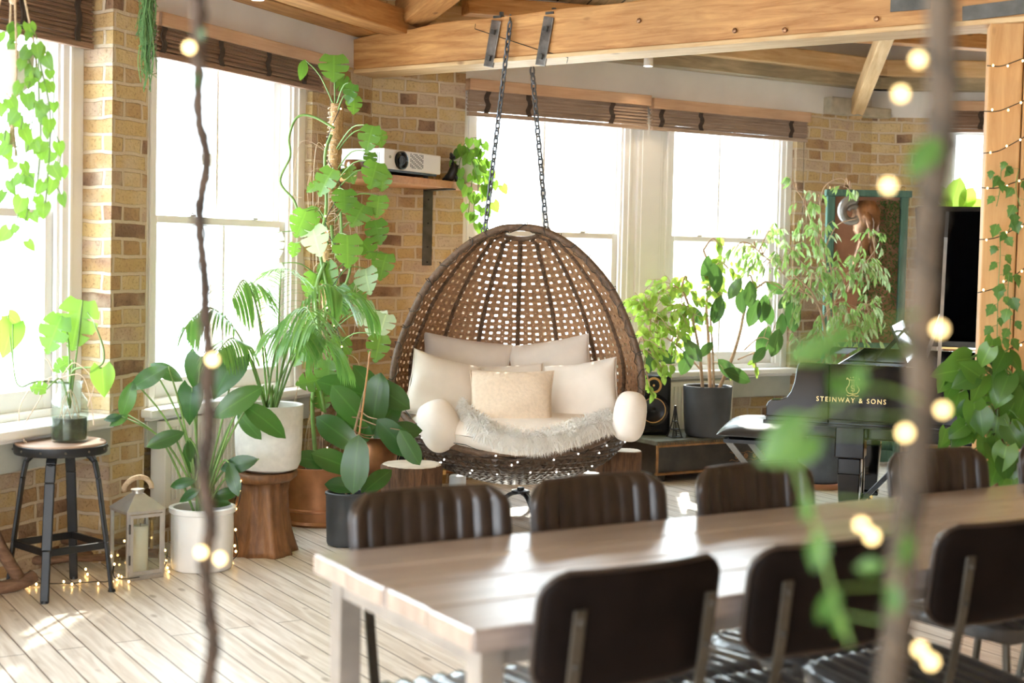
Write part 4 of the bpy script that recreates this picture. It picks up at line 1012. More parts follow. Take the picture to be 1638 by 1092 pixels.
speaker(1044, 690, 9.0, .235, .385, .27, math.radians(8), 'black studio speaker with a yellow cone, right beside the hanging chair', .262)
speaker(655, 690, 7.95, .19, .48, .2, math.radians(20), 'black speaker in the shadow between the fig leaves and the hanging chair', .02)
p = at(1079, 693, 8.95); tw = thing('tower_figurine', 'small black lattice tower figurine on the chest beside the speaker', 'figurine', (p.x, p.y, .262), rz=.4); mb = MB()
for sx in (-1, 1):
    for sy in (-1, 1): mb.tube(spline([(sx*.034, sy*.034, 0), (sx*.022, sy*.022, .05), (sx*.012, sy*.012, .1), (.002*sx, .002*sy, .2)], 4), .004, 5)
for z, w in ((.05, .05), (.1, .028), (.165, .014)): mb.bb(-w/2, w/2, -w/2, w/2, z-.003, z+.003)
for k in range(8): z = .008+k*.012; w = .034-.013*k/5; mb.tube([(-w, -w, z), (w, -w, z+.01)], .0016, 4); mb.tube([(w, -w, z), (-w, -w, z+.01)], .0016, 4)
mb.bb(-.04, .04, -.04, .04, 0, .004); finish('lattice', mb, M['black'], tw)

# ------------------------------------------------------------------ grand piano
PO = at(1225, 668, 6.95); PO = Vector((PO.x, 6.95, 0)); prz = math.radians(-19)
pn = thing('grand_piano', 'glossy black grand piano with raised lid and gold lettering on its side', 'piano', (PO.x, PO.y, 0), rz=prz)
z0, z1 = .60, .90
out = [(.0, 0), (.95, 0), (1.18, .05), (1.36, .18), (1.55, .42), (1.75, .66), (1.92, .92), (1.96, 1.15), (1.88, 1.35), (1.68, 1.45), (0, 1.45)]
ol = spline([(a, b, 0) for a, b in out[1:-1]], 5); oc = [(.30, 0)]+[(p.x, p.y) for p in ol if p.x > .35]+[(.30, 1.45)]
mb = MB(); n = len(oc)
# rim: outer and inner wall
inn = []
for i, (a, b) in enumerate(oc):
    cx_, cy_ = 1.0, .75; v = Vector((cx_-a, cy_-b)); v.normalize(); inn.append((a+v.x*.05, b+v.y*.05))
vs = [(a, b, z0) for a, b in oc]+[(a, b, z1) for a, b in oc]+[(a, b, z1) for a, b in inn]+[(a, b, z1-.08) for a, b in inn]
fs = []
for i in range(n):
    j = (i+1) % n; fs += [(i, j, n+j, n+i), (n+i, n+j, 2*n+j, 2*n+i), (2*n+i, 2*n+j, 3*n+j, 3*n+i)]
fs += [tuple(range(n))[::-1], tuple(range(3*n, 4*n))]; mb.add(vs, fs); finish('case', mb, M['piano'], pn, bevel=.004)
# cheek pieces at both ends of the keyboard, with the curved arm
ck = [(0.0, z0), (.30, z0), (.30, z1), (.155, z1), (.146, .885), (.140, .85), (.132, .80), (.118, .757), (.098, .728), (.066, .715), (.025, .712), (.008, .70), (0, .68)]
for y in (0, 1.39):
    mb = MB(); mb.prism(ck, y, y+.06, lambda u, v, w: (u, w, v)); finish('cheek', mb, M['piano'], pn, bevel=.004)
mb = MB(); mb.bb(.0, .30, .06, 1.39, z0, .655); finish('key_bed', mb, M['piano'], pn, bevel=.004)
mb = MB(); mb.bb(.02, .17, .10, 1.35, .655, .672); k_ = finish('white_keys', mb, M['ivory'], pn)
mb = MB()
for i in range(52):
    if i % 7 not in (2, 6): y = .10+(i+1)*1.25/52; mb.bb(.07, .17, y-.006, y+.006, .672, .682)
finish('black_keys', mb, M['lens'], k_)
mb = MB(); mb.bb(.17, .19, .06, 1.39, .655, .80); mb.bb(.19, .3, .06, 1.39, .80, .88); finish('fallboard', mb, M['piano'], pn, bevel=.004)
mb = MB(); mb.bb(-.01, 1.0, -.016, .0, z0-.004, z0+.014); mb.bb(-.006, .98, -.008, .0, z0+.03, z0+.036); finish('side_moulding', mb, M['piano'], pn, bevel=.003)
# under the case
mb = MB(); mb.bb(.1, 1.5, .25, 1.35, z0-.09, z0); finish('underframe', mb, M['piano'], pn, bevel=.01)
for (x, y) in ((.40, .12), (.40, 1.3), (1.70, 1.0)):
    mb = MB(); mb.bb(x-.07, x+.07, y-.07, y+.07, .44, z0); mb.bb(x-.055, x+.055, y-.055, y+.055, .36, .44)
    for (a, b, za, zb) in ((.055, .04, .36, .10),):
        mb.add([(x-a, y-a, za), (x+a, y-a, za), (x+a, y+a, za), (x-a, y+a, za), (x-b, y-b, zb), (x+b, y-b, zb), (x+b, y+b, zb), (x-b, y+b, zb)], [(0, 1, 5, 4), (1, 2, 6, 5), (2, 3, 7, 6), (3, 0, 4, 7), (4, 5, 6, 7)])
    mb.bb(x-.05, x+.05, y-.05, y+.05, .075, .10); g = finish('leg', mb, M['piano'], pn, bevel=.006)
    mb = MB(); mb.lathe([(.028, -.012), (.034, -.006), (.034, .006), (.028, .012)], (0, 0, 0), 16); mb.v = [(x+v[2], y+v[1], .034+v[0]) for v in mb.v]; mb.bb(x-.02, x+.02, y-.02, y+.02, .05, .078); finish('caster', mb, M['brass'], g)
mb = MB(); mb.bb(.36, .42, .60, .86, .09, .15); mb.bb(.37, .41, .63, .67, .15, z0-.08); mb.bb(.37, .41, .79, .83, .15, z0-.08); ly = finish('pedal_lyre', mb, M['piano'], pn, bevel=.006)
mb = MB()
for y in (.70, .73, .76): mb.tube([(.40, y, .12), (.40, y, z0-.06)], .005, 6)
finish('pedal_rod', mb, M['brass'], ly, smooth=True)
for y in (.66, .73, .80): mb = MB(); mb.box((.29, y, .075), (.16, .03, .010)); finish('pedal', mb, M['brass'], ly, bevel=.004)
mb = MB(); mb.bar((.42, .68, .14), (.78, .62, z0-.05), .02, .02); mb.bar((.42, .78, .14), (.78, .84, z0-.05), .02, .02); finish('lyre_brace', mb, M['black'], ly)
# folded front lid and the raised main lid, hinged on the far side
mb = MB(); hy, hz = 1.45, .93; ang = math.radians(29.5)
lidp = [(.66, 1.47), (.66, .0), (1.0, -.01), (1.22, .04), (1.40, .17), (1.58, .40), (1.78, .64), (1.95, .90), (2.0, 1.15), (1.92, 1.37), (1.70, 1.47)]
def lidf(u, v, w): d = 1.47-v; return (u, 1.47-d*math.cos(ang)-w*math.sin(ang), hz+d*math.sin(ang)+w*math.cos(ang)-0)
mb.prism(lidp, -.012, .014, lidf); ld = finish('lid', mb, M['piano'], pn, bevel=.003)
mb = MB()
def flid(u, v, w): d = 1.47-v; return (u, 1.47-d*math.cos(ang)-w*math.sin(ang), hz+d*math.sin(ang)+w*math.cos(ang))
mb.prism([(.67, 1.46), (.67, .02), (1.1, .02), (1.1, 1.46)], .016, .032, flid); finish('front_flap', mb, M['piano'], ld, bevel=.003)
mb = MB(); e1 = lidf(.80, .25, -.012); mb.bar((.80, .10, z1-.02), e1, .016, .026); mb.bar((.72, .14, z1-.02), (.80, .16, z1+.25), .014, .016); finish('lid_prop', mb, M['brushed'], pn)
for x in (.8, 1.2, 1.6): mb = MB(); mb.box((x, 1.478, .93), (.09, .008, .04)); finish('hinge', mb, M['brass'], ld)
# gold plate / strings inside
mb = MB(); mb.prism([(.45, .12), (1.1, .12), (1.5, .45), (1.8, 1.0), (1.7, 1.32), (.45, 1.35)], z1-.11, z1-.085, lambda u, v, w: (u, v, w)); finish('iron_frame', mb, M['brass'], pn)
# open music desk
mb = MB(); mb.bar((.48, .35, z1), (.62, .35, z1+.16), .012, .012); mb.bar((.48, .95, z1), (.62, .95, z1+.16), .012, .012); mb.bar((.62, .35, z1+.16), (.62, .95, z1+.16), .014, .014); mb.bar((.62, .40, z1+.15), (.80, .40, z1), .010, .012)
R = Matrix.Rotation(math.radians(-24), 3, 'Y'); mb.box((.60, .68, z1+.09), (.012, .80, .20), R); finish('music_desk', mb, M['piano'], pn, bevel=.002)
def text(body, parent, x, y, z, size, mat, name, ext=.0012, spacing=1.0, font_scale_x=1.0):
    cu = bpy.data.curves.new(name, 'FONT'); cu.body = body; cu.size = size; cu.extrude = ext; cu.space_character = spacing; cu.align_x = 'CENTER'; cu.resolution_u = 3
    o = bpy.data.objects.new(name, cu); COL.objects.link(o); bpy.context.view_layer.update()
    dg = bpy.context.evaluated_depsgraph_get(); me = bpy.data.meshes.new_from_object(o.evaluated_get(dg)); bpy.data.objects.remove(o)
    me.materials.clear(); me.materials.append(mat); q = bpy.data.objects.new(name, me); COL.objects.link(q); q.parent = parent; q.location = (x, y, z); q.rotation_euler = (PI/2, 0, 0); q.scale = (font_scale_x, 1, 1); return q
text('STEINWAY & SONS', pn, .405, -.0022, .718, .033, M['goldpaint'], 'gold_lettering', spacing=1.32, font_scale_x=.92)
mb = MB(); lx0, lz = .412, .800
for s in (-1, 1):
    mb.tube(spline([(lx0, 0, lz-.040), (lx0+s*.020, 0, lz-.036), (lx0+s*.030, 0, lz-.018), (lx0+s*.020, 0, lz+.002), (lx0+s*.017, 0, lz+.022), (lx0+s*.027, 0, lz+.036), (lx0+s*.030, 0, lz+.028)], 5), .0026, 5)
    mb.tube(spline([(lx0, 0, lz-.044), (lx0+s*.018, 0, lz-.050), (lx0+s*.028, 0, lz-.046)], 4), .0024, 5)
    mb.tube([(lx0+s*.006, 0, lz-.022), (lx0+s*.006, 0, lz+.026)], .0012, 4)
mb.tube([(lx0-.02, 0, lz+.028), (lx0+.02, 0, lz+.028)], .002, 5); mb.tube([(lx0, 0, lz-.05), (lx0, 0, lz+.026)], .0014, 4)
mb.ball((lx0, 0, lz+.040), .004, 6, 4, sy=.4); mb.ball((lx0-.012, 0, lz+.038), .003, 6, 4, sy=.4); mb.ball((lx0+.012, 0, lz+.038), .003, 6, 4, sy=.4)
mb.tube(spline([(lx0+.008, 0, lz-.002), (lx0-.008, 0, lz), (lx0-.006, 0, lz-.012), (lx0+.008, 0, lz-.016), (lx0+.006, 0, lz-.026), (lx0-.009, 0, lz-.024)], 4), .002, 4)
finish('lyre_emblem', mb, M['goldpaint'], pn)
# bench
bp = at(1228, 690, 7.75); bn_ = thing('piano_bench', 'black padded piano bench with crossed metal legs, its top shining', 'bench', (bp.x, bp.y, 0), rz=prz+.05)
mb = MB(); nx = 16; vs = []; fs = []
for s in (1, 0):
    for j in range(nx+1):
        for i in range(nx+1):
            u = math.sin(PI/2*(-1+2*i/nx)); v = math.sin(PI/2*(-1+2*j/nx)); d = max(0, (1-u**4)*(1-v**4)); vs.append((u*.235, v*.34, .445+(.062*d**.5 if s else -.02*d**.5)+.02))
n_ = (nx+1)**2
for s in (0, 1):
    for j in range(nx):
        for i in range(nx): a = s*n_+j*(nx+1)+i; q = (a, a+1, a+nx+2, a+nx+1); fs.append(q if s == 0 else q[::-1])
mb.add(vs, fs); finish('cushion', mb, M['cushion'], bn_, smooth=True)
for y in (-.26, .26):
    mb = MB(); mb.bar((-.19, y, .435), (.17, y, 0.008), .016, .03); mb.bar((.19, y, .435), (-.17, y, 0.008), .016, .03); finish('leg', mb, M['steel'], bn_)
mb = MB(); mb.tube([(-.05, -.3, .22), (.0, -.02, .25), (.05, .3, .25)], .01, 8); mb.bb(-.2, .2, -.3, .3, .42, .44); finish('frame', mb, M['black'], bn_)

# ------------------------------------------------------------------ green cupboard frame with sculpture and moss
gp_ = at(1384, 420, 9.78)
gf = thing('green_display_frame', 'tall weathered green wooden frame standing against the brick pier behind the ficus', 'frame', (gp_.x, gp_.y, 0), rz=math.radians(-3))
zt = at(1384, 304, 9.78).z; wf_ = .275
mb = MB(); mb.bb(-wf_-.01, wf_+.02, -.04, .05, zt-.045, zt); mb.bb(-wf_, -wf_+.055, -.03, .04, .02, zt-.045); mb.bb(wf_-.05, wf_, -.03, .04, .02, zt-.045); mb.bb(-wf_, wf_, -.03, .04, .80, .84); mb.bb(-wf_, wf_, -.03, .04, .02, .1); finish('frame_rail', mb, M['greenwood'], gf, bevel=.004)
mb = MB(); mb.bb(-wf_+.055, wf_-.05, .02, .035, .84, zt-.045); finish('back_board', mb, plain('terracotta_board', (.42, .20, .12), .8, var=.2, scale=6), gf)
mb = MB(); mb.bb(-wf_+.055, wf_-.05, .0, .035, .1, .80); finish('lower_panel', mb, M['greenwood'], gf, bevel=.004)
mb = MB()
for x in (-.24, .24): mb.tube([(x+.016*math.cos(a), .0, zt+.012+.016*math.sin(a)) for a in [k*PI/6 for k in range(12)]], .0025, 5, close=True)
finish('hanging_ring', mb, M['brass'], gf)
mb = MB()
for q in range(2600):
    z = rnd.uniform(.86, zt-.06); lim = .06+.16*(1-(z-.86)/(zt-.9)); x = rnd.uniform(wf_-.06-lim-.08, wf_-.055)
    b = Vector((x, .015-rnd.random()*.03, z)); d = Vector((rnd.uniform(-1, 1), -1, rnd.uniform(-1.2, .6))).normalized()*rnd.uniform(.015, .035); s = d.cross(Vector((0, 0, 1))).normalized()*.005
    mb.add([b-s, b+s, b+d], [(0, 1, 2)])
tag(finish('moss_panel', mb, M['lf_moss'], gf))
# sculpture
sc0 = at(1375, 345, 9.66); sp0 = thing('ram_horn_sculpture', 'brown and silver metal sculpture with a curled horn hung in the green frame', 'sculpture', tuple(sc0))
mb = MB(); pts = []
for k in range(30): a = k/29*2*PI*1.25; r = .085-.055*k/29; pts.append((-.055+r*math.cos(a+1.2), -.02-.02*k/29, .02+r*math.sin(a+1.2)))
mb.tube(pts, [.038-.026*k/29 for k in range(30)], 12); finish('curled_horn', mb, M['silver'], sp0, smooth=True)
mb = MB(); mb.lathe([(.0, .12), (.05, .11), (.085, .05), (.088, -.02), (.075, -.09), (.05, -.15), (.03, -.2), (.0, -.21)], (.045, .0, -.01), 36, wob=lambda a, j, z: 1+.16*math.sin(5*a+z*30)+.10*math.sin(9*a-z*44)); mb.tube(spline([(.02, -.03, .02), (.05, -.09, -.05), (.06, -.06, -.16)], 5), [.03, .034, .036, .036, .03, .028, .024, .02, .016, .012, .01], 10); finish('head', mb, M['bronze'], sp0, smooth=True)
mb = MB(); mb.tube(spline([(.05, .0, -.15), (.0, -.02, -.28), (-.03, 0, -.42), (-.05, .02, -.52)], 6), [.05-.002*k for k in range(19)], 12); mb.tube(spline([(.06, .0, -.15), (.10, -.01, -.3), (.06, 0, -.45)], 6), [.035-.002*k for k in range(13)], 10); finish('neck', mb, M['bronze'], sp0, smooth=True)

# ------------------------------------------------------------------ left edge odds and ends
q = at(12, 960, 5.62); wl = thing('wooden_chair_base', 'dark wooden chair base with tan leather edge, cut off by the left edge', 'chair', (q.x-.06, q.y, 0), rz=.5)
mb = MB(); mb.tube(spline([(-.25, 0, .03), (0, -.02, .02), (.12, 0, .035), (.16, .02, .05)], 5), .028, 10); finish('rocker', mb, M['log'], wl, smooth=True)
mb = MB(); mb.tube(spline([(.1, 0, .05), (.02, .0, .2), (-.05, 0, .4), (-.09, 0, .56)], 5), [.026]*16, 10); finish('leg', mb, M['log'], wl, smooth=True)
mb = MB(); mb.bb(-.35, -.035, -.06, .05, .46, .58); finish('seat_edge', mb, M['orange'], wl, bevel=.02)
for i, (a, b, r) in enumerate((((-2.25, 6.12, .03), (-1.55, 6.28, .035), .022), ((-2.2, 6.02, .03), (-1.72, 6.10, .05), .018), ((-2.15, 6.2, .09), (-1.62, 6.22, .10), .016), ((-2.3, 5.95, .03), (-1.95, 6.15, .06), .02))):
    mb = MB(); a = Vector(a)-Vector((-1.9, 6.1, 0)); b = Vector(b)-Vector((-1.9, 6.1, 0)); pts = [a.lerp(b, k/6)+Vector((0, .01*math.sin(k*2), .006*math.sin(k*3+i))) for k in range(7)]
    o = finish('firewood_branch', mb if not mb.tube(pts, [r*(1+.15*math.sin(k)) for k in range(7)], 10) else mb, M['log'], None, smooth=True); o.location = (-1.9, 6.1, 0)
    tag(o, ['thickest dry branch on the floor behind the metal stool', 'dry branch lying nearest the front of the small pile behind the stool', 'thin dry branch lying on top of the pile behind the stool', 'short dry branch at the left end of the pile behind the stool'][i], 'branch', 'dry branches on the floor')
# ceiling spots
for px, py, Y, lab in ((412, 0, 6.3, 'small ceiling spotlight at the top left, mostly above the frame'), (1037, 106, 8.9, 'small lit spotlight under the roof, above the right blind')):
    p = at(px, py, Y); r = thing('ceiling_spotlight', lab, 'spotlight', tuple(p), group=None); mb = MB(); mb.lathe([(.012, .10), (.028, .06), (.03, .0), (.026, 0), (.024, .03), (0, .04)], n=18); mb.tube([(0, 0, .09), (0, 0, .26)], .006, 6); finish('housing', mb, M['gloss_white'], r, smooth=True, ang=40)
    mb = MB(); mb.lathe([(.0, .008), (.022, .006), (.022, .012)], n=16); finish('lamp', mb, M['spot'], r)
    L_ = bpy.data.lights.new('spot_light', 'SPOT'); L_.energy = 3; L_.spot_size = 1.5; L_.spot_blend = .8; L_.color = (1, .8, .55); L_.shadow_soft_size = .02; lo_ = bpy.data.objects.new('spot_light', L_); COL.objects.link(lo_); lo_.location = p-Vector((0, 0, .02)); lo_.rotation_euler = (math.radians(25), 0, 0)
# small things left of the projector
p = Vector((-.86, 7.62, sz+.042)); r = thing('glass_bowl', 'small brown-tinted glass bowl at the left end of the shelf', 'bowl', tuple(p)); mb = MB(); mb.lathe([(.02, 0), (.045, .01), (.055, .04), (.05, .07), (.047, .07), (.05, .04), (.04, .014), (0, .01)], n=24); finish('bowl', mb, plain('brown_glass', (.16, .07, .03), .1, coat=1), r, smooth=True)
# ------------------------------------------------------------------ leaves
def half_width(kind, s):
    if kind == 'heart': return (.46*math.sin(PI*min(1, (s*.93+.07))**.62))**.95 * (1 if s < .97 else .35) if s < 1 else 0
    if kind == 'oval': return .27*math.sin(PI*s**.85)**.85 if 0 < s < 1 else 0
    if kind == 'rubber': return .25*math.sin(PI*s**1.05)**.7 if 0 < s < 1 else 0
    if kind == 'lance': return .13*math.sin(PI*s**.8)**.9 if 0 < s < 1 else 0
    if kind == 'blade': return .045*math.sin(PI*min(1, s*.94+.05))**.6 if s < 1 else 0
    if kind == 'fiddle': return (.26*math.sin(PI*min(1, s**1.35*.93+.06))**.75 + .05*math.exp(-((s-.2)/.15)**2)) if 0 < s < 1 else 0
    if kind == 'ivy': return [.05, .30, .46, .30, .33, .18, .07, 0][min(7, int(s*7.999))]
    if kind == 'monstera': return .47*math.sin(PI*min(1, s*.90+.08)**.68)**.85 if s < 1 else 0
    return .2*math.sin(PI*s)
ROWS = {'heart': 9, 'oval': 7, 'rubber': 8, 'lance': 5, 'blade': 6, 'fiddle': 9, 'ivy': 7, 'monstera': 44}
def leaf(mb, kind, base, d, nrm, L, W=1.0, droop=.25, fold=.12, curl=0.0):
    d = Vector(d).normalized(); nrm = Vector(nrm); nrm = (nrm-d*nrm.dot(d))
    if nrm.length < 1e-4: nrm = d.orthogonal()
    nrm.normalize(); side = d.cross(nrm); base = Vector(base); n = ROWS[kind]; fr = (-1, -.5, 0, .5, 1) if kind not in ('lance', 'blade') else (-1, 0, 1)
    back = {'heart': .20, 'monstera': .22, 'ivy': .12}.get(kind, 0); vs = []; m = len(fr)
    for j in range(n+1):
        s = j/n; w = half_width(kind, s)*W
        for f in fr:
            wf = w
            if kind == 'monstera' and abs(f) > .4:
                ph = (s*3.4 + (.2 if f > 0 else 0)) % 1
                if .14 < s < .90 and ph < .15: wf = w*(.46 if abs(f) == 1 else .92)
                elif .14 < s < .9: wf = w*(1+.05*math.sin(ph*PI)) if abs(f) == 1 else w
            y = s - back*abs(f)**1.4*(1-s)**3
            if kind == 'monstera': y += .24*abs(f)*(1-s*.8)-.06*abs(f)
            z = -droop*s*s + fold*abs(f)*w*2 - .10*abs(f)**2*w + curl*f*s
            mb.a[len(mb.v)+len(vs)] = abs(f)
            vs.append(base + d*(L*y) + side*(wf*f*L) + nrm*(z*L))
    fs = [(j*m+k, j*m+k+1, (j+1)*m+k+1, (j+1)*m+k) for j in range(n) for k in range(m-1)]
    mb.add(vs, fs)
def ileaf(mb, kind, px, py, Y, size, ang, tilt=-.3, roll=0.0, W=1.0, droop=.18, centre=True, yj=.0):
    P = at(px, py, Y); L = size*Y/F; a = math.radians(ang); d = Vector((math.cos(a), tilt, -math.sin(a))).normalized()
    b = P-d*L*.5 if centre else P
    leaf(mb, kind, b, d, Vector((roll, -1, .45)), L, W, droop); return b
def pot(name, root, prof, mat, n=48, smooth=True): 
    mb = MB(); mb.lathe(prof, n=n); return finish(name, mb, mat, root, smooth=smooth, ang=40)
def potprof(r0, r1, h, t=.012, rb=.02, rim=0):
    return [(0, 0), (r0-rb, 0), (r0-.3*rb, rb*.3), (r0, rb), ((r0+r1)/2*1.01, h*.5), (r1, h-.006-rim), (r1+rim*.4, h-rim), (r1+rim*.4, h-.003), (r1-t/2, h), (r1-t, h-.004), (r1-t, h-.05), (0, h-.055)]
def soil(root, r, z): mb = MB(); mb.lathe([(0, z+.006), (r*.6, z+.008), (r, z)], n=24); return finish('soil', mb, M['soil'], root, smooth=True)
def grow(mb, pts, r, n=6, k=7): mb.tube(spline(pts, k), [r*(1-.5*i/(k*(len(pts)-1))) for i in range(k*(len(pts)-1)+1)], n)

# big palm ------------------------------------------------------------
pc = at(431, 650, 6.52)
PB = Vector((-1.105, 6.50, .379))
pm = thing('potted_palm', 'kentia palm with drooping fronds in the large speckled white pot on the wooden stool', 'potted plant', tuple(PB))
pot('pot', pm, potprof(.148, .156, .305, .012, .045), M['whitepot'], 64); soil(pm, .145, .262)
stm = MB(); lv = MB(); random.seed(3)
def frond(b, tip, lift, n, Ll, lw=1.0, droop=.6):
    b = Vector(b); tip = Vector(tip); c1 = b.lerp(tip, .33)+Vector((0, 0, lift)); c2 = b.lerp(tip, .72)+Vector((0, 0, lift*.95)); P = spline([b, c1, c2, tip], 9); N = len(P)
    stm.tube(P, [.0062-.0045*i/N for i in range(N)], 6)
    for i in range(n):
        f = .42+.58*i/(n-1); q = f*(N-1.001); i0 = int(q); p = P[i0].lerp(P[i0+1], q-i0); t = (P[min(N-1, i0+2)]-P[i0]).normalized()
        sd = t.cross(Vector((0, 0, 1))); sd = sd.normalized() if sd.length > .05 else Vector((1, 0, 0)); L = 1.12*Ll*(math.sin(PI*(.18+.80*(i/(n-1))))**.6)
        for s in (-1, 1):
            d = (sd*s*.75 + t*.75 + Vector((0, 0, -.12+rnd.uniform(-.15, .1)))).normalized(); 
            # the leaflet arches: three-step blade
            m_ = 7; w0 = .0062*lw; vs = []; c = p.copy(); dd = d.copy()
            for k in range(m_+1):
                s_ = k/m_; w = w0*math.sin(PI*min(1, s_*.9+.1))**.7*(1 if k < m_ else 0.05); sid = dd.cross(Vector((0, 0, 1))); sid = sid.normalized() if sid.length > .1 else sd.cross(dd).normalized()
                vs += [c-sid*w, c+Vector((0, 0, -.2*w)), c+sid*w]; c = c+dd*(L/m_); dd = (dd+Vector((0, 0, -droop*.42))).normalized()
            lv.add(vs, [(3*k+e, 3*k+e+1, 3*k+e+4, 3*k+e+3) for k in range(m_) for e in (0, 1)])
top = PB+Vector((0, 0, .29))
for (a, b, Y, lift, n, Ll) in ((300, 520, 6.2, .20, 20, .22), (372, 478, 6.15, .24, 20, .26), (395, 455, 6.75, .14, 16, .20), (545, 470, 6.35, .20, 22, .26), (600, 500, 6.6, .24, 22, .24), (470, 540, 6.0, .16, 18, .24), (520, 545, 6.2, .16, 20, .25), (350, 560, 6.05, .14, 16, .2), (560, 590, 6.7, .2, 18, .2), (450, 430, 6.8, .1, 16, .22), (505, 520, 5.95, .2, 18, .24)):
    frond(top+Vector((rnd.uniform(-.03, .03), rnd.uniform(-.03, .03), -.03)), at(a, b, Y), lift, n, Ll)
for k in range(5): a = k*1.3; stm.tube([top+Vector((.02*math.cos(a), .02*math.sin(a), -.06)), top+Vector((.035*math.cos(a), .03*math.sin(a), .10))], [.010, .004], 6)
finish('stem', stm, M['stem'], pm, w=True, smooth=True); finish('foliage', lv, M['lf_palm'], pm, w=True, smooth=True)

# monstera on its moss pole, in the copper pot --------------------------
cb = at(505, 845, 7.18); CB = Vector((cb.x, 7.26, 0))
ms = thing('climbing_monstera', 'tall monstera climbing a coir pole from the wide copper pot in the brick corner', 'potted plant', tuple(CB))
pot('pot', ms, [(0, 0), (.18, 0), (.188, .012), (.178, .025), (.185, .07), (.194, .075), (.194, .085), (.187, .09), (.195, .2), (.203, .27), (.215, .29), (.215, .30), (.205, .30), (.198, .28), (.196, .25), (0, .245)], M['copper'], 64); soil(ms, .19, .25)
pb_ = at(520, 735, 7.30); pt_ = at(536, 166, 7.30); mb = MB(); N = 90; pp = [pb_.lerp(pt_, i/N)+Vector((.012*math.sin(i*.09), 0, 0)) for i in range(N+1)]
mb.tube(pp[:36], [.036+.0035*((i*7) % 2) for i in range(36)], 14); 
low = finish('coir_pole', mb, M['coir2'], ms, w=True, smooth=True)
mb = MB(); mb.tube(pp[35:], [.033+.0025*(i % 2) for i in range(N-34)], 14); up_ = finish('upper_coir_pole', mb, M['moss'], ms, w=True, smooth=True)
mb = MB(); hx = []
for i in range(260): f = .40+.60*i/260; p = pb_.lerp(pt_, f); a = i*1.1; hx.append(p+Vector((.038*math.cos(a), .038*math.sin(a), 0)))
mb.tube(hx, .0022, 4); finish('binding_twine', mb, M['rope'], up_, w=True)
stm = MB(); lv = MB(); pale = MB()
ML = [(441, 392, 55, 95, 7.15), (437, 442, 58, 95, 7.12), (482, 358, 62, 100, 7.1), (505, 385, 72, 70, 7.1), (500, 345, 46, 60, 7.2), (556, 402, 82, 85, 7.05), (604, 372, 58, 70, 7.25), (612, 425, 62, 95, 7.3), (586, 448, 60, 80, 7.2), (612, 520, 56, 95, 7.1), (600, 520, 70, 100, 7.15), (604, 556, 62, 95, 7.05),
      (551, 320, 56, 80, 7.1), (592, 255, 34, 85, 7.2), (590, 222, 62, 95, 7.0), (607, 222, 38, 60, 7.15), (598, 280, 60, 110, 7.1), (612, 290, 44, 80, 7.2), (572, 345, 60, 120, 7.15), (604, 330, 54, 90, 7.2), (500, 300, 34, 150, 7.2), (520, 290, 66, 125, 7.05), (470, 400, 34, 100, 7.3), (560, 150, 44, 115, 7.15), (566, 168, 44, 95, 7.2), (551, 135, 40, 10, 7.3),
      (525, 440, 60, 80, 7.2), (545, 480, 64, 70, 7.1), (500, 520, 60, 100, 7.25), (545, 560, 62, 85, 7.2), (480, 570, 52, 120, 7.2), (525, 600, 66, 95, 7.1), (560, 615, 50, 60, 7.25), (580, 500, 58, 85, 7.2), (498, 455, 54, 110, 7.2), (515, 640, 50, 80, 7.2), (480, 125, 0, 95, 7.2), (495, 610, 62, 160, 7.15), (560, 280, 40, 60, 7.3), (590, 400, 50, 60, 7.3), (570, 470, 60, 50, 7.3)]
for (px, py, sz_, ang_, Y) in ML:
    if sz_ == 0: continue
    tb_ = pale if py > 240 and rnd.random() < .14 else lv
    b = ileaf(tb_, 'monstera', px, py, Y, sz_*.74, ang_+rnd.uniform(-12, 12), rnd.uniform(-.7, -.1), rnd.uniform(-.5, .5), W=rnd.uniform(.85, 1.05), droop=rnd.uniform(.05, .3))
    f = max(0, min(1, (pb_.z-b.z+.12)/(pb_.z-pt_.z))); q = pb_.lerp(pt_, f); grow(stm, [q, q.lerp(b, .5)+Vector((0, -.03, .06)), b], .0045, 5, 5)
# top yellow-green leaf pair
for (px, py, sz_, ang_, rl) in ((534, 110, 46, 88, .1), (484, 112, 36, 98, .7)):
    b = ileaf(pale if False else lv, 'monstera' if px > 500 else 'oval', px, py, 7.2, sz_, ang_, -.25, rl, W=1.1 if px > 500 else .9, droop=.05); grow(stm, [pt_+Vector((0, 0, -.02)), pt_.lerp(b, .5)+Vector((0, 0, .03)), b], .0045, 5, 5)
# the long stem snaking to the left and the stems hugging the pole
for pts, r in (([(535, 205), (500, 186), (475, 188), (462, 220), (464, 250), (448, 290), (470, 320), (478, 345)], .0065), ([(520, 660), (505, 560), (525, 480), (512, 400), (522, 330), (520, 250), (530, 215)], .0085), ([(560, 380), (548, 410), (535, 400), (530, 360)], .008), ([(545, 470), (560, 430), (548, 380), (545, 340)], .007), ([(505, 735), (500, 640), (512, 560), (505, 470), (520, 420)], .011)):
    stm.tube(spline([at(a, b, 7.2) for a, b in pts], 7), r, 7)
rt = MB()
for k in range(34):
    py = rnd.uniform(180, 700); a = at(525, py, 7.26); dx = rnd.uniform(-.14, .14); rt.tube(spline([a, a+Vector((dx, -.03, rnd.uniform(-.02, .06))), a+Vector((dx*1.3, -.02, rnd.uniform(-.25, -.1))), a+Vector((dx*rnd.uniform(.8, 1.6), 0, rnd.uniform(-.4, -.2)))], 5), .0018, 4)
finish('stem', stm, M['stem'], ms, w=True, smooth=True); finish('foliage', lv, M['lf_monst'], ms, w=True, smooth=True); finish('pale_foliage', pale, M['lf_var'], ms, w=True, smooth=True); finish('aerial_root', rt, M['root'], ms, w=True)

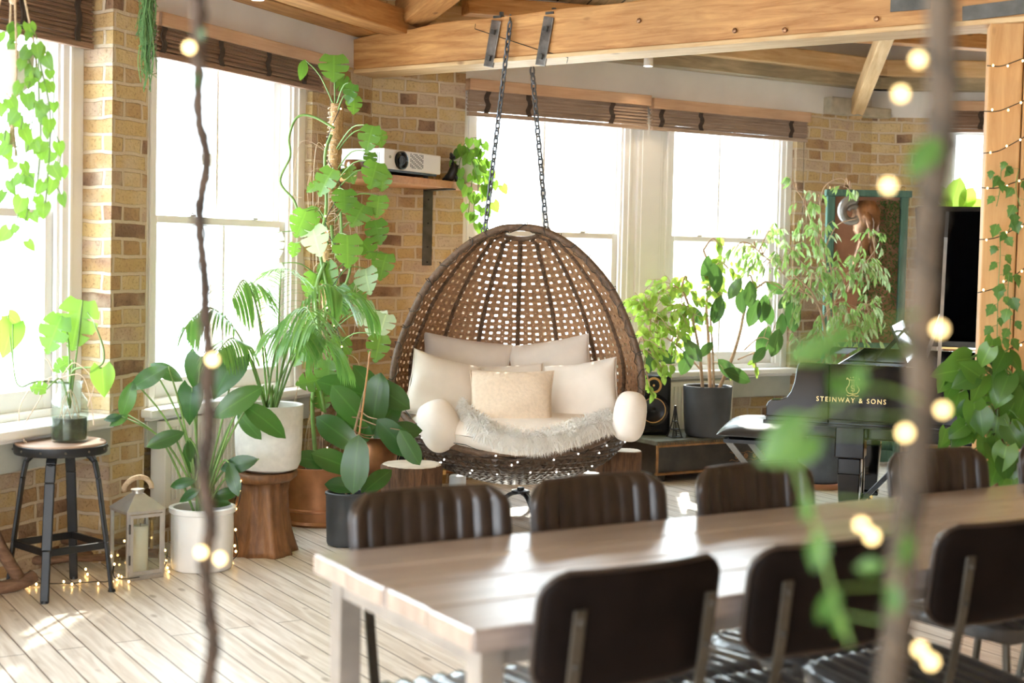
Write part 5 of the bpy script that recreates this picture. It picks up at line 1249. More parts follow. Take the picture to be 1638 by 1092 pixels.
# philodendron in the white floor pot -------------------------------------
p = at(323, 905, 6.15); PP = Vector((p.x, 6.15, 0))
ph = thing('potted_philodendron', 'broad-leaved plant in the smooth white pot on the floor beside the lantern', 'potted plant', tuple(PP))
pot('pot', ph, potprof(.132, .135, .272, .010, .012, rim=.022), M['gloss_white'], 64); soil(ph, .122, .228)
stm = MB(); lv = MB()
for (px, py, sz_, ang_, Y, k) in ((204, 638, 62, 105, 6.0, 'rubber'), (190, 672, 34, 150, 6.0, 'oval'), (238, 603, 70, 150, 6.0, 'rubber'), (262, 592, 58, 20, 6.1, 'rubber'), (318, 602, 64, 95, 6.2, 'heart'), (357, 603, 76, 120, 6.1, 'heart'), (382, 640, 92, 150, 6.0, 'rubber'), (422, 668, 88, 30, 6.05, 'rubber'), (397, 680, 58, 50, 6.2, 'rubber'), (303, 650, 60, 95, 6.15, 'heart'), (265, 702, 64, 160, 6.05, 'rubber'), (300, 728, 58, 95, 6.15, 'rubber'), (305, 720, 40, 80, 6.1, 'rubber'), (382, 742, 66, 165, 6.05, 'rubber'), (372, 765, 56, 70, 6.0, 'rubber'), (292, 772, 44, 170, 6.05, 'rubber'), (302, 792, 40, 150, 6.0, 'oval'), (360, 790, 44, 170, 6.2, 'oval'), (345, 800, 50, 10, 6.2, 'oval'), (180, 668, 30, 170, 6.0, 'oval')):
    b = ileaf(lv, k, px, py, Y, sz_, ang_, rnd.uniform(-.5, 0), rnd.uniform(-.6, .6), W=.86 if k != 'heart' else .82, droop=rnd.uniform(.1, .35)); r0_ = PP+Vector((rnd.uniform(-.04, .04), rnd.uniform(-.03, .03), .23))
    grow(stm, [r0_, r0_.lerp(b, .45)+Vector((.03 if px > 320 else -.01, 0, .12)), b], .0065, 6, 6)
finish('stem', stm, M['stem'], ph, w=True, smooth=True); finish('foliage', lv, M['lf_fig'], ph, w=True, smooth=True)

# fiddle-leaf fig ----------------------------------------------------------
p = at(552, 870, 6.70); PP = Vector((p.x, 6.70, 0))
fg = thing('fiddle_leaf_fig', 'fiddle-leaf fig with big dark leaves and a thin stake, in the slim charcoal pot', 'potted plant', tuple(PP))
pot('pot', fg, potprof(.088, .094, .255, .010, .015, rim=.012), M['darkpot'], 48); soil(fg, .084, .21)
stm = MB(); lv = MB(); tk = [PP+Vector((0, 0, .2)), at(556, 760, 6.7), at(565, 700, 6.72), at(585, 620, 6.75)]; stm.tube(spline(tk, 8), .0062, 7)
for (px, py, sz_, ang_, Y) in ((568, 742, 96, 95, 6.45), (535, 738, 78, 205, 6.6), (500, 735, 62, 195, 6.6), (632, 700, 84, 45, 6.55), (655, 716, 66, 60, 6.5), (600, 770, 62, 315, 6.7), (548, 775, 56, 190, 6.6), (538, 690, 86, 215, 6.7), (560, 650, 92, 230, 6.75), (600, 640, 92, 100, 6.7), (622, 630, 84, 30, 6.75), (585, 675, 80, 120, 6.8), (618, 668, 78, 300, 6.8), (548, 620, 84, 200, 6.85), (560, 690, 80, 60, 6.85), (590, 612, 70, 240, 6.8), (640, 690, 70, 350, 6.8)):
    b = ileaf(lv, 'fiddle', px, py, Y, sz_, ang_, rnd.uniform(-.4, .1), rnd.uniform(-.5, .5), W=.95, droop=rnd.uniform(.05, .3)); q = spline(tk, 8); c = min(q, key=lambda t: (t-b).length); grow(stm, [c, c.lerp(b, .5)+Vector((0, 0, -.01)), b], .004, 5, 4)
finish('stem', stm, M['twig'], fg, w=True, smooth=True); finish('foliage', lv, M['lf_fig'], fg, w=True, smooth=True)
mb = MB(); mb.tube([PP+Vector((.02, -.01, .18)), at(592, 562, 6.62)], .0045, 8); finish('support_cane', mb, M['shelf'], fg, w=True)

# jar on the stool -----------------------------------------------------------
jr = thing('glass_jar', 'glass jar of dark water with monstera cuttings, standing on the black metal stool', 'jar', (-1.765, 5.68, .607))
mb = MB(); mb.lathe([(.0, 0), (.066, 0), (.072, .008), (.073, .145), (.070, .165), (.050, .192), (.046, .20), (.046, .232), (.052, .238), (.050, .244), (.043, .242), (.043, .2), (.067, .163), (.069, .14), (.068, .012), (0, .006)], n=40); finish('jar_glass', mb, M['jar'], jr, smooth=True, ang=50)
mb = MB(); mb.lathe([(0, .008), (.066, .01), (.067, .02), (.067, .096), (0, .098)], n=32); finish('murky_water', mb, M['water'], jr, smooth=True, ang=50)
stm = MB(); lv = MB(); rt = MB(); jt_ = Vector((-1.765, 5.68, .84))
for (px, py, sz_, ang_, Y) in ((122, 520, 76, 100, 5.7), (85, 535, 60, 110, 5.65), (165, 612, 44, 85, 5.6), (12, 545, 52, 100, 5.7), (24, 515, 30, 40, 5.75), (98, 585, 30, 150, 5.7), (60, 620, 26, 190, 5.6)):
    b = ileaf(lv, 'heart' if px in (165, 12, 24) else 'monstera', px, py, Y, sz_*1.1, ang_, rnd.uniform(-.4, 0), rnd.uniform(-.4, .4), W=.85, droop=.15)
    if px == 165: grow(stm, [jt_, at(120, 590, 5.65), at(160, 585, 5.6), at(166, 560, 5.6), at(152, 520, 5.6), at(140, 500, 5.7)], .005, 6, 5); grow(stm, [at(160, 588, 5.6), b], .004)
    elif px < 40: grow(stm, [jt_, at(60, 610, 5.65), at(32, 618, 5.65), at(22, 590, 5.65), b], .005, 6, 5)
    else: grow(stm, [jt_+Vector((0, 0, -.1)), jt_.lerp(b, .5)+Vector((.01, 0, .03)), b], .005, 6, 5)
for pts in ([(95, 605), (130, 600), (145, 640), (150, 680)], [(90, 600), (50, 620), (30, 660), (40, 710), (55, 716)], [(80, 605), (62, 640), (35, 690), (50, 715)], [(100, 600), (120, 580), (150, 610), (140, 650)], [(85, 595), (75, 575), (60, 570)]):
    rt.tube(spline([at(a, b, 5.62) for a, b in pts], 6), .0022, 5)
for k in range(14): a = k*.9; rt.tube(spline([jt_+Vector((0, 0, -.02)), jt_+Vector((.03*math.cos(a), .03*math.sin(a), -.08)), jt_+Vector((.05*math.cos(a+1), .05*math.sin(a+1), -.17))], 4), .002, 4)
finish('stem', stm, M['stem'], jr, w=True, smooth=True); finish('foliage', lv, M['lf_pothos'], jr, w=True, smooth=True); finish('root', rt, M['root'], jr, w=True)

# hanging planter, top left -----------------------------------------------------
def trailing(name, label, cat, loc, vines, kind, mat, lsz, step, gauge=.0025, extra=None):
    r = thing(name, label, cat, tuple(loc)); st_ = MB(); lv = MB()
    for v in vines:
        P = spline([at(*q) for q in v], 10); st_.tube(P, gauge, 5); acc = 0; nxt = 0; side = 1
        for a, b in zip(P, P[1:]):
            acc += (b-a).length
            if acc >= nxt:
                nxt = acc+step*rnd.uniform(.7, 1.3); side = -side; an = rnd.uniform(0, 2*PI); out_ = Vector((side*abs(math.cos(an)), -abs(math.sin(an))*.8+.1, rnd.uniform(-.5, .2)))
                q = a+out_.normalized()*rnd.uniform(.015, .035); st_.tube([a, q], gauge*.6, 4); leaf(lv, kind, q, Vector((out_.x*.6, out_.y*.3, -.8)), Vector((rnd.uniform(-.6, .6), -1, .4)), lsz*rnd.uniform(.7, 1.2), rnd.uniform(.85, 1.1), rnd.uniform(.0, .3))
    finish('vine', st_, M['stem'], r, w=True, smooth=True); finish('foliage', lv, M[mat], r, w=True, smooth=True); return r
hp = at(20, 112, 5.0)
hv = [[(35, 62, 5), (56, 74, 4.95), (66, 110, 4.9), (80, 180, 4.9), (78, 260, 4.9), (72, 330, 4.9), (68, 350, 4.9)], [(30, 70, 5), (70, 80, 5), (86, 130, 5), (85, 200, 5), (98, 240, 5), (90, 290, 5), (102, 320, 5)], [(2, 150, 5), (6, 165, 4.9), (12, 185, 4.9), (5, 260, 4.9), (28, 330, 4.9), (22, 395, 4.9)], [(46, 95, 4.9), (55, 130, 4.85), (50, 210, 4.85), (38, 270, 4.85), (45, 330, 4.85), (30, 385, 4.85)], [(10, 50, 5), (35, 40, 4.95), (58, 60, 4.9), (62, 150, 4.95), (65, 220, 4.95), (58, 300, 4.95), (40, 350, 4.95)], [(-20, 140, 5), (-10, 200, 5), (12, 240, 5)], [(48, 130, 4.8), (36, 190, 4.8), (28, 250, 4.8), (55, 290, 4.8)]]
hpl = trailing('hanging_planter', 'grey hanging pot in a rope hanger with bright trailing leaves, at the top left', 'hanging plant', hp, hv, 'heart', 'lf_pothos', .050, .050)
mb = MB(); mb.lathe([(0, -.085), (.03, -.082), (.058, -.05), (.070, .0), (.073, .055), (.070, .062), (.066, .055), (.064, .03), (0, .03)], n=36); finish('pot', mb, M['whitepot'], hpl, smooth=True, ang=50)
mb = MB(); tp = Vector((0, 0, .42))
for k in range(4):
    a = k*PI/2+.5; mb.tube(spline([tp, Vector((.05*math.cos(a), .05*math.sin(a), .2)), Vector((.077*math.cos(a), .077*math.sin(a), .06)), Vector((.072*math.cos(a), .072*math.sin(a), -.03)), Vector((0.0, 0, -.11)), Vector((.01*math.cos(a), .01*math.sin(a), -.2))], 5), .0042, 6)
mb.ball((0, 0, -.115), .014, 8, 6); mb.ball((0, 0, .24), .014, 8, 6)
for k in range(14): a = k*.45; mb.tube([(0, 0, -.13), (.014*math.cos(a), .014*math.sin(a), -.27-.03*(k % 3))], .0022, 4)
mb.tube([tp, Vector((.01, .02, .9))], .005, 6)
finish('rope_hanger', mb, M['rope'], hpl, smooth=True)
# string-of-needles plant by the pillar
rp = at(238, 0, 6.05); r = thing('mistletoe_cactus', 'stringy green trailing plant hanging from above at the top of the brick pillar', 'hanging plant', tuple(rp)); mb = MB()
for k in range(60):
    x = rnd.gauss(0, .016); y = rnd.uniform(-.05, .03); Lh = rnd.uniform(.12, .42)*(1-abs(x)*4); a = Vector((x*.6, y, .12)); pts = [a]; 
    for j in range(1, 6): pts.append(a+Vector((x*.5*j/5+.010*math.sin(j*2+k), 0, -(Lh+.1)*j/5)))
    mb.tube(spline(pts, 3), .0024, 4)
    for j in range(7): q = a.lerp(pts[-1], rnd.random()); mb.tube([q, q+Vector((rnd.uniform(-.022, .022), rnd.uniform(-.02, .02), rnd.uniform(-.035, .0)))], .0018, 3)
finish('foliage', mb, M['lf_moss'], r)
# vase with trailing pothos on the shelf
vp = Vector((-.30, 8.47, sz+.042)); vv = [[(740, 235, 8.4), (752, 222, 8.4), (770, 225, 8.4), (766, 262, 8.35), (757, 280, 8.35), (754, 300, 8.35), (748, 350, 8.35)], [(745, 240, 8.4), (775, 240, 8.4), (782, 270, 8.4), (788, 300, 8.4), (778, 340, 8.4)], [(742, 240, 8.4), (735, 262, 8.3), (738, 290, 8.3)], [(745, 235, 8.4), (760, 250, 8.3), (775, 290, 8.3), (770, 330, 8.3), (765, 360, 8.3)], [(745, 240, 8.4), (790, 285, 8.45), (798, 300, 8.45)], [(748, 235, 8.4), (758, 265, 8.3), (765, 300, 8.3), (758, 330, 8.3), (760, 362, 8.3)]]
r = trailing('shelf_pothos', 'bright trailing plant in a pale rounded vase at the right end of the shelf', 'potted plant', vp, vv, 'heart', 'lf_pothos', .062, .05)
mb = MB(); mb.lathe([(0, 0), (.06, 0), (.078, .03), (.085, .08), (.078, .13), (.055, .165), (.05, .185), (.058, .2), (.054, .2), (.046, .185), (0, .17)], n=36); finish('vase', mb, M['whitepot'], r, smooth=True, ang=50)

# tree generator for the window plants ----------------------------------------------
def cluster(stm, lv, kind, attach, cl, size, gauge=.0035, W=1.0, hang=.8, per=3, nrmy=-1.0):
    for (px, py, Y, rx, ry, n) in cl:
        c = at(px, py, Y); a = min(attach, key=lambda t: (t-c).length+max(0, t.z-c.z)*.5); rx_ = rx*Y/F; ry_ = ry*Y/F
        bpts = spline([a, a.lerp(c, .55)+Vector((0, 0, .05)), c], 6); stm.tube(bpts, [gauge*2*(1-.6*i/(len(bpts)-1)) for i in range(len(bpts))], 6)
        m_ = max(1, n//per)
        for k in range(m_):
            an = rnd.uniform(0, 2*PI); rr = rnd.random()**.5; e = c+Vector((rx_*rr*math.cos(an), rnd.uniform(-1, 1)*rx_*.7, ry_*rr*math.sin(an))); s = bpts[rnd.randrange(3, len(bpts))]; mid = s.lerp(e, .55)+Vector((0, 0, .25*(e-s).length*.5)); tw = spline([s, mid, e], 4); stm.tube(tw, gauge*.55, 4)
            for q in range(per):
                f = rnd.uniform(.35, 1); i0 = min(len(tw)-2, int(f*(len(tw)-1))); b = tw[i0].lerp(tw[i0+1], rnd.random()); t = (tw[i0+1]-tw[i0]).normalized(); s_ = Vector((rnd.uniform(-1, 1), rnd.uniform(-1, 1), 0)); d = (t*.5+s_*.6+Vector((0, 0, -hang))).normalized()
                leaf(lv, kind, b, d, Vector((rnd.uniform(-.9, .9), nrmy, rnd.uniform(-.2, .9))), size*rnd.uniform(.65, 1.2), W, rnd.uniform(.0, .35))
# window plant in charcoal pot on the chest
cpx = at(1130, 694, 9.02); PP = Vector((cpx.x, 9.02, .262))
rb = thing('potted_rubber_tree', 'branching plant in the large charcoal pot on the low chest before the window', 'potted plant', tuple(PP))
pot('pot', rb, potprof(.138, .156, .325, .014, .03), M['darkpot'], 64); soil(rb, .14, .275)
stm = MB(); lv = MB(); lb = MB(); att = []
for pts, r in (([(1124, 622, 9.0), (1118, 560, 8.95), (1105, 500, 8.9), (1090, 460, 8.85)], .011), ([(1136, 622, 9.02), (1133, 540, 9.0), (1130, 485, 9.0), (1138, 440, 9.0), (1125, 400, 9.0)], .012), ([(1142, 622, 8.98), (1140, 560, 8.95), (1137, 500, 8.95), (1150, 470, 8.95)], .008), ([(1150, 622, 9.02), (1172, 570, 9.0), (1184, 530, 9.0), (1190, 500, 9.0), (1200, 470, 8.95), (1225, 450, 8.9)], .012), ([(1190, 560, 9.0), (1215, 540, 8.95), (1235, 545, 8.9)], .005), ([(1180, 575, 9.0), (1215, 560, 8.95)], .005), ([(1120, 590, 9.0), (1080, 550, 8.9), (1040, 530, 8.85), (1015, 560, 8.8)], .006)):
    P = spline([at(*q) for q in pts], 7); stm.tube(P, [r*(1-.45*i/len(P)) for i in range(len(P))], 8); att += P[4:]
for q in [(1206, 500, 48, 110), (1222, 493, 48, 100), (1228, 500, 44, 60), (1268, 505, 56, 70), (1272, 500, 40, 110), (1222, 545, 52, 100), (1241, 547, 50, 95), (1215, 567, 34, 120), (1200, 470, 46, 80), (1257, 480, 36, 130), (1098, 577, 50, 100), (1108, 560, 46, 60), (1240, 460, 36, 30), (1148, 495, 48, 105), (1115, 505, 36, 75), (1145, 445, 50, 250), (1130, 430, 44, 290), (1186, 480, 44, 100), (1250, 520, 40, 90), (1130, 558, 34, 120), (1175, 462, 40, 290), (1040, 575, 44, 95), (1058, 568, 50, 15), (1164, 590, 46, 40), (1180, 600, 50, 10)]:
    b = ileaf(lv, 'rubber', q[0], q[1], 8.85+rnd.uniform(-.1, .15), q[2], q[3]+rnd.uniform(-15, 15), rnd.uniform(-.5, .1), rnd.uniform(-.6, .6), W=.98, droop=.12); a = min(att, key=lambda t: (t-b).length); grow(stm, [a, a.lerp(b, .5)+Vector((0, 0, .02)), b], .003, 5, 4)
cluster(stm, lb, 'oval', att, [(1110, 510, 8.85, 50, 50, 44), (1040, 500, 8.8, 45, 55, 44), (1165, 430, 8.95, 50, 26, 22), (1025, 480, 8.8, 28, 40, 34), (1060, 470, 8.85, 32, 36, 36), (1050, 520, 8.8, 42, 32, 50), (1090, 480, 8.9, 34, 44, 44), (1030, 550, 8.75, 34, 34, 40), (1085, 540, 8.85, 34, 38, 42), (1130, 470, 8.95, 38, 34, 34), (1150, 390, 9.0, 26, 14, 12), (1150, 430, 9.0, 38, 28, 20), (1060, 590, 8.75, 26, 22, 16), (1160, 590, 8.95, 20, 16, 8), (1100, 450, 8.9, 40, 18, 20), (1195, 445, 9.0, 26, 26, 14), (1040, 620, 8.7, 20, 20, 12), (1210, 590, 8.9, 16, 20, 8), (1075, 500, 8.9, 60, 60, 50)], .060, W=1.0, hang=.6)
finish('stem', stm, M['ptwig'], rb, w=True, smooth=True); finish('foliage', lv, M['lf_rubber'], rb, w=True, smooth=True); finish('bright_foliage', lb, M['lf_small'], rb, w=True, smooth=True)
# weeping fig behind the piano
PP = at(1310, 780, 8.75); PP = Vector((PP.x, 8.75, 0))
wf2 = thing('weeping_fig', 'large airy weeping fig rising behind the piano from a slate blue pot', 'potted plant', tuple(PP))
pot('pot', wf2, [(0, .03), (.115, .03), (.125, .04), (.145, .30), (.152, .32), (.152, .345), (.14, .345), (.137, .30), (0, .29)], M['bluepot'], 56); soil(wf2, .135, .30)
pot('saucer', wf2, [(0, 0), (.15, 0), (.17, .035), (.165, .038), (.15, .012), (0, .01)], M['terracotta'])
stm = MB(); lv = MB(); lw = MB(); att = []
for pts, r in (([(1318, 705, 8.75), (1326, 620, 8.8), (1328, 540, 8.85), (1322, 470, 8.85), (1318, 400, 8.9), (1312, 330, 8.95)], .016), ([(1322, 705, 8.75), (1336, 620, 8.8), (1332, 540, 8.85), (1335, 470, 8.85), (1325, 410, 8.8)], .011), ([(1316, 705, 8.75), (1322, 600, 8.75), (1318, 520, 8.7), (1300, 470, 8.6), (1270, 440, 8.5)], .011), ([(1326, 490, 8.85), (1290, 470, 8.9), (1240, 425, 9.0), (1200, 390, 9.0)], .008), ([(1320, 430, 8.9), (1302, 370, 8.9), (1285, 320, 8.9), (1270, 300, 8.9)], .006), ([(1312, 340, 8.95), (1318, 300, 8.9), (1345, 285, 8.85), (1360, 300, 8.8)], .004), ([(1335, 480, 8.85), (1370, 440, 8.8), (1400, 400, 8.8)], .007), ([(1333, 530, 8.8), (1370, 500, 8.8), (1400, 480, 8.8)], .007), ([(1318, 400, 8.9), (1340, 360, 8.85), (1370, 350, 8.8)], .006)):
    P = spline([at(*q) for q in pts], 7); stm.tube(P, [r*(1-.6*i/len(P)) for i in range(len(P))], 8); att += P[5:]
cl = [(1300, 315, 8.9, 30, 24, 18), (1285, 330, 8.9, 34, 40, 26), (1310, 380, 8.8, 42, 40, 52), (1265, 400, 8.8, 44, 38, 46), (1300, 440, 8.7, 52, 34, 70), (1345, 440, 8.7, 46, 42, 80), (1385, 430, 8.7, 36, 46, 60), (1240, 370, 9.0, 38, 26, 30), (1205, 400, 9.0, 42, 26, 34), (1215, 430, 8.9, 44, 34, 44), (1270, 480, 8.7, 44, 38, 60), (1340, 500, 8.7, 46, 36, 80), (1390, 500, 8.7, 36, 36, 60), (1300, 540, 8.6, 40, 30, 46), (1370, 540, 8.65, 40, 22, 40), (1350, 300, 8.85, 22, 16, 10), (1265, 300, 8.9, 24, 20, 12), (1170, 410, 9.0, 34, 22, 20), (1390, 380, 8.75, 26, 34, 24), (1265, 545, 8.7, 22, 26, 18)]
cluster(stm, lw, 'lance', att, cl, .062, .0026, 1.0, 1.0, per=5)
cluster(stm, lv, 'lance', att, [(c[0]+8, c[1]+5, c[2]+.06, c[3]*1.1, c[4]*1.1, c[5]//2) for c in cl], .062, .0022, 1.0, 1.0, per=5)
finish('stem', stm, M['ptwig'], wf2, w=True, smooth=True); finish('foliage', lw, M['lf_ficus'], wf2, w=True, smooth=True); finish('pale_foliage', lv, M['lf_var'], wf2, w=True, smooth=True)
# plant on far right sill
q_ = WC.pt(.75, .0, .66); p = at(1532, 330, q_.y); PP = Vector((p.x, q_.y-.02, .66)); r = thing('sill_plant', 'small broad-leaved plant on the far right window sill above the raised piano lid', 'potted plant', tuple(PP)); mb = MB(); mb.lathe([(0, 0), (.06, 0), (.075, .14), (.068, .14), (0, .12)], n=28); finish('pot', mb, M['terracotta'], r, smooth=True, ang=40); stm = MB(); lv = MB()
for (px, py, s_, a_) in ((1527, 315, 62, 285), (1512, 318, 50, 255), (1555, 330, 48, 330), (1540, 345, 44, 200), (1562, 345, 40, 10), (1505, 345, 44, 240), (1530, 352, 44, 180), (1548, 318, 46, 300)):
    b = ileaf(lv, 'rubber', px, py, 10.05, s_, a_, rnd.uniform(-.4, .1), rnd.uniform(-.5, .5), 1.2, .2); grow(stm, [PP+Vector((0, 0, .13)), PP.lerp(b, .6)+Vector((0, 0, .1)), b], .005, 6, 5)
finish('stem', stm, M['stem'], r, w=True, smooth=True); finish('foliage', lv, M['lf_small'], r, w=True, smooth=True)
# pothos column at the foot of the post
PP = Vector((at(1590, 700, 5.75).x, 5.72, 0)); r = thing('pothos_column', 'big glossy heart-leaved plant on a dark pole in front of the wooden post', 'potted plant', tuple(PP))
pot('pot', r, potprof(.13, .15, .28, .012, .02), M['terracotta'], 40); soil(r, .13, .23)
mb = MB(); mb.tube([Vector((0, 0, .2)), Vector((.01, 0, .96))], .028, 12); finish('coir_pole', mb, M['coir2'], r, smooth=True); stm = MB(); lv = MB(); random.seed(5)
LL = [(1550, 590, 56, 215), (1575, 572, 52, 100), (1600, 580, 58, 110), (1540, 610, 56, 150), (1565, 625, 66, 95), (1600, 630, 72, 110), (1530, 650, 62, 105), (1560, 670, 70, 80), (1592, 690, 66, 95), (1615, 660, 66, 120), (1628, 620, 66, 60), (1545, 700, 50, 110), (1575, 720, 56, 90), (1605, 735, 62, 95), (1625, 700, 60, 50), (1590, 760, 54, 100), (1630, 745, 60, 80), (1520, 625, 50, 120), (1512, 595, 60, 165), (1535, 575, 60, 170), (1625, 580, 50, 60), (1618, 770, 46, 90), (1560, 748, 40, 100), (1510, 700, 40, 120), (1640, 660, 60, 50), (1530, 690, 52, 140)]
LL += [(a+rnd.uniform(-22, 22), b+rnd.uniform(-20, 20), c*.9, d) for a, b, c, d in LL]
for (px, py, s_, a_) in LL:
    Y = 5.62+rnd.uniform(-.12, .08); b = ileaf(lv, 'heart', px, py, Y, s_*.72, a_+rnd.uniform(-15, 15), rnd.uniform(-.5, .1), rnd.uniform(-.6, .6), rnd.uniform(.85, 1.0), rnd.uniform(.05, .3)); q = Vector((PP.x, PP.y, max(.25, min(.95, b.z-.05)))); grow(stm, [q, q.lerp(b, .5)+Vector((0, 0, .05)), b], .005, 6, 5)
finish('stem', stm, M['stem'], r, w=True, smooth=True); finish('foliage', lv, M['lf_pothos_d'] if 'lf_pothos_d' in M else M['lf_pothos'], r, w=True, smooth=True)

# ------------------------------------------------------------------ ivy and string lights on the post
def string_lights(label, pts, n, brad, mat, gauge=.0022, kf=8, group=None, jitter=.012, bulbs=None):
    P = spline(pts, kf); o = P[0].copy(); r = thing('string_lights', label, 'string lights', tuple(o), group=group); mb = MB(); mb.tube(P, gauge, 5); finish('wire', mb, M['wire'], r, w=True)
    mb = MB(); mb.lathe([(0, -brad*1.3), (brad*.7, -brad*.9), (brad, 0), (brad*.75, brad*.8), (0, brad*1.3)], n=10); b0 = None
    ps = [Vector(b) for b in bulbs] if bulbs else [P[int((k+.5)*len(P)/n)]+Vector((rnd.uniform(-jitter, jitter), -abs(rnd.uniform(0, jitter)), rnd.uniform(-jitter, jitter))) for k in range(n)]
    for p in ps:
        if b0 is None: b0 = finish('bulb', mb, mat, r, smooth=True); b0.location = p-o
        else: c = b0.copy(); COL.objects.link(c); c.location = p-o
    return r
# floor strings on the left
fp = [at(*q) for q in ((20, 925, 5.85), (60, 935, 5.78), (105, 935, 5.78), (150, 930, 5.8), (175, 928, 5.75), (182, 905, 5.85), (186, 925, 5.74), (235, 930, 5.95), (262, 915, 6.1), (268, 880, 6.2))]
for v in fp: v.z = max(v.z, .006)
fbl = [G(x, y, .012) for x, y in ((43, 930), (47, 936), (58, 934), (102, 930), (115, 934), (128, 929), (157, 933), (180, 930), (195, 922), (198, 914), (187, 926), (268, 908), (270, 914), (183, 916), (190, 920), (176, 910), (140, 918), (206, 930), (280, 906), (262, 900))]+[at(*q) for q in ((137, 910, 6.0), (140, 918, 6.0), (178, 889, 5.95), (183, 902, 5.9), (264, 880, 6.2), (266, 896, 6.2), (199, 865, 6.1))]
string_lights('string of warm lights lying along the floor from the stool to the lantern', fp, 1, .0046, M['bulb'], bulbs=fbl)
vp2 = [at(*q) for q in ((372, 815, 6.45), (386, 770, 6.36), (383, 800, 6.30), (372, 830, 6.28), (378, 860, 6.28), (380, 885, 6.27), (368, 898, 6.25))]
string_lights('string of warm lights hanging down the left side of the wooden stool', vp2, 9, .0050, M['bulb'])
vp3 = [at(*q) for q in ((545, 170, 7.2), (520, 240, 7.2), (545, 300, 7.2), (520, 360, 7.18), (550, 420, 7.15), (525, 480, 7.15), (548, 560, 7.15), (530, 620, 7.15), (548, 680, 7.15), (520, 720, 7.1))]
string_lights('thin string of small lights wound around the tall monstera and its pole', vp3, 24, .0038, M['bulb2'])
for i, (a, b) in enumerate((((1583, 105), (1640, 92)), ((1578, 178), (1640, 160)), ((1576, 245), (1640, 218)), ((1573, 300), (1640, 285)), ((1571, 383), (1640, 357)), ((1568, 468), (1640, 428)), ((1566, 570), (1640, 545)))):
    A_ = at(a[0]-4, a[1], 5.90); B_ = at(b[0], b[1], 5.86)
    wds = ['topmost', 'second', 'third', 'fourth', 'fifth', 'sixth', 'lowest'][i]
    string_lights(wds+' turn of warm string lights wound around the orange wooden post', [A_, A_.lerp(B_, .33)+Vector((0, -.015, -.015)), A_.lerp(B_, .7)+Vector((0, -.015, -.008)), B_], 3, .0040, M['bulb2'], jitter=.008)
iv = [[(1612, 262, 5.84), (1602, 270, 5.83), (1600, 300, 5.83), (1594, 330, 5.83)], [(1598, 358, 5.83), (1600, 400, 5.83), (1598, 440, 5.83), (1596, 480, 5.83), (1595, 540, 5.83)], [(1630, 270, 5.82), (1625, 300, 5.82), (1632, 330, 5.82)], [(1620, 340, 5.82), (1614, 370, 5.82)], [(1616, 425, 5.82), (1612, 470, 5.82), (1616, 510, 5.82), (1612, 560, 5.82)], [(1586, 275, 5.84), (1590, 300, 5.83)]]
trailing('climbing_ivy', 'small-leaved ivy strands climbing the face of the orange wooden post', 'ivy', at(1600, 400, 5.84), iv, 'ivy', 'lf_ivy', .050, .036, .0018)

# ------------------------------------------------------------------ foreground garlands
def garland(name, label, pts, rad, mat, bulbs, brad, leaves, lmat, twist=True, loose=()):
    P = spline([at(*q) for q in pts], 14); o = P[0].copy(); r = thing(name, label, 'rope', tuple(o)); N = len(P)
    for s in range(3):
        mb = MB(); q = []
        for i, p in enumerate(P):
            a = i*.55+s*2*PI/3; q.append(p+Vector((math.cos(a), math.sin(a), 0))*rad*.48)
        mb.tube(q, [rad*(.55+.12*math.sin(i*.4+s*2)) for i in range(N)], 8); finish('vine_strand', mb, M[mat], r, w=True, smooth=True)
    mb = MB(); q = [p+Vector((math.cos(i*.31), math.sin(i*.31), 0))*rad*1.12 for i, p in enumerate(P)]; mb.tube(q, .0013, 5); finish('light_wire', mb, M['wire'], r, w=True)
    mb = MB(); mb.ball((0, 0, 0), brad, 12, 8); b0 = None
    for bq in bulbs:
        p = at(*bq)-o
        if b0 is None: b0 = finish('bulb', mb, M['bulb_f'], r, smooth=True); b0.location = p
        else: c = b0.copy(); COL.objects.link(c); c.location = p
    lv = MB(); st_ = MB()
    for (px, py, Y, s_, a_, k) in leaves:
        b = ileaf(lv, k, px, py, Y, s_*.75, a_, rnd.uniform(-.3, .3), rnd.uniform(-.4, .4), 1.0, .15); c = min(P, key=lambda t: (t-b).length)
        if (c-b).length < .25: st_ = MB(); grow(st_, [c, c.lerp(b, .5), b], .0012, 5, 4); finish('leaf_stem', st_, M['stem'], r, w=True)
    for v in loose: vb = MB(); vb.tube(spline([at(*q) for q in v], 8), .0016, 5); finish('trailing_stem', vb, M['stem'], r, w=True)
    if lv.v: finish('leaves', lv, M[lmat], r, w=True, smooth=True)
M['bulb_f'] = emis('garland_bulb', (1, .70, .30), 3)
YL = 1.75
garland('vine_rope', 'thin dark twisted vine rope with round warm bulbs, hanging close on the left', [(326, -1500, YL), (323, -900, YL), (318, -400, YL), (321, -60, YL), (319, 0, YL), (316, 60, YL), (317, 130, YL), (320, 200, YL), (330, 250, YL), (324, 300, YL), (320, 360, YL), (325, 430, YL), (328, 480, YL), (334, 560, YL), (331, 620, YL), (333, 700, YL), (326, 760, YL), (336, 830, YL), (330, 890, YL), (333, 960, YL), (340, 1020, YL), (334, 1092, YL), (336, 1180, YL)], .0092, 'vine',
        [(303, 76, 1.72), (340, 575, 1.72), (322, 883, 1.72), (352, 893, 1.72)], .0064, [(312, 130, 1.74, 34, 100, 'oval'), (322, 55, 1.74, 30, 80, 'oval')], 'lf_fig')
YR = 1.18
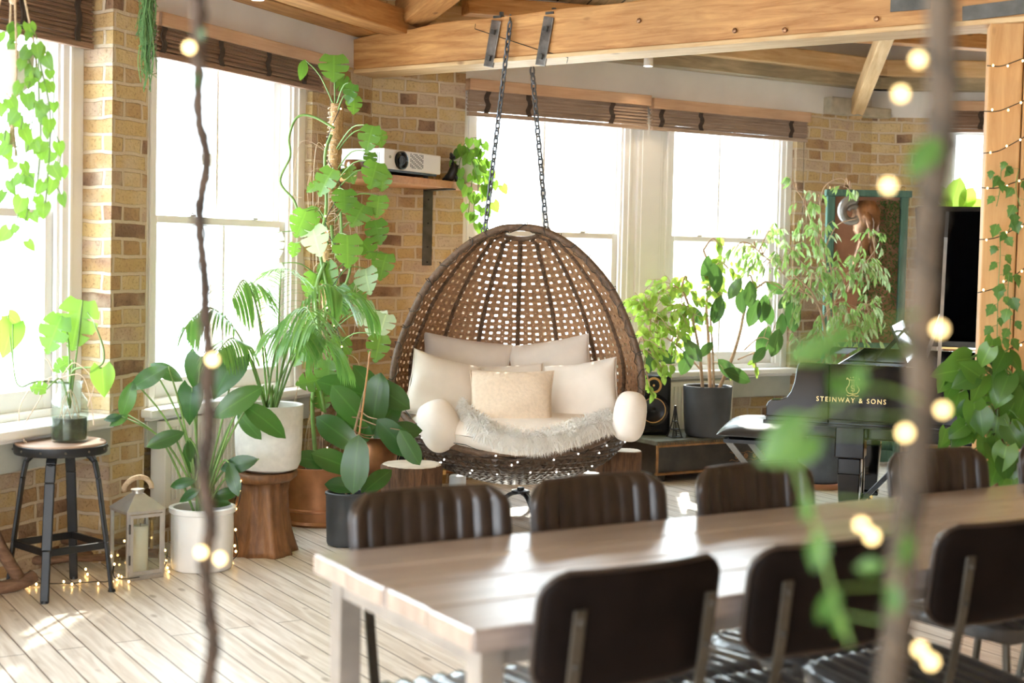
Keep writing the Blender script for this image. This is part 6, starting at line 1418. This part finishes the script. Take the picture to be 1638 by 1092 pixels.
garland('vine_rope', 'thick pale twisted vine rope with leaves and warm bulbs, hanging close on the right', [(1530, -2600, YR), (1522, -1500, YR), (1516, -700, YR), (1512, -80, YR), (1507, 0, YR), (1503, 80, YR), (1508, 150, YR), (1506, 220, YR), (1490, 300, YR), (1483, 380, YR), (1478, 450, YR), (1466, 540, YR), (1476, 620, YR), (1470, 700, YR), (1455, 780, YR), (1448, 850, YR), (1443, 930, YR), (1432, 1010, YR), (1424, 1092, YR), (1420, 1180, YR)], .0125, 'vine2',
        [(1469, 95, 1.2), (1441, 150, 1.2), (1421, 297, 1.2), (1503, 526, 1.16), (1508, 655, 1.2), (1448, 692, 1.14), (1378, 840, 1.2), (1395, 858, 1.2), (1472, 1038, 1.2), (1489, 1058, 1.16)], .0046,
        [(1478, 250, 1.15, 110, 130, 'oval'), (1515, 205, 1.2, 90, 70, 'oval'), (1300, 560, 1.1, 120, 170, 'oval'), (1340, 540, 1.1, 90, 150, 'oval'), (1250, 715, 1.1, 120, 150, 'heart'), (1275, 690, 1.1, 70, 100, 'oval'), (1370, 610, 1.1, 80, 95, 'oval'), (1340, 620, 1.1, 70, 60, 'oval'), (1308, 880, 1.15, 90, 100, 'oval'), (1390, 905, 1.15, 60, 170, 'oval'), (1325, 970, 1.15, 90, 110, 'oval'), (1345, 1000, 1.2, 70, 60, 'oval'), (1450, 880, 1.1, 70, 90, 'oval'), (1430, 960, 1.1, 70, 90, 'oval'), (1290, 815, 1.2, 60, 95, 'oval')], 'lf_gar',
        loose=[[(1470, 500, 1.16), (1390, 520, 1.12), (1330, 540, 1.1), (1270, 580, 1.1)], [(1470, 640, 1.16), (1400, 620, 1.12), (1330, 650, 1.1), (1270, 700, 1.1), (1290, 800, 1.12), (1310, 860, 1.14), (1335, 960, 1.15), (1360, 1030, 1.16)]]) if 'lf_gar' in M else None
# ------------------------------------------------------------------ light
w = bpy.data.worlds.new('daylight'); sc.world = w; w.use_nodes = True
bg = w.node_tree.nodes['Background']; bg.inputs[0].default_value = (.82, .91, 1.0, 1); bg.inputs[1].default_value = WORLD
su = bpy.data.lights.new('sun', 'SUN'); su.energy = SUN; su.angle = math.radians(1.2); su.color = (1, .93, .82)
so = bpy.data.objects.new('sun', su); COL.objects.link(so); sdv = Vector((.05, .80, .52)).normalized(); so.rotation_euler = sdv.to_track_quat('Z', 'Y').to_euler()
sc.view_settings.view_transform = 'Standard'; sc.view_settings.look = 'None'; sc.view_settings.gamma = 1; sc.view_settings.exposure = EXPO; sc.view_settings.use_curve_mapping = False
try:
    sc.cycles.use_denoising = True; sc.cycles.max_bounces = 8; sc.cycles.transparent_max_bounces = 16; sc.cycles.sample_clamp_indirect = 6; sc.cycles.caustics_reflective = False; sc.cycles.caustics_refractive = False
except Exception: pass
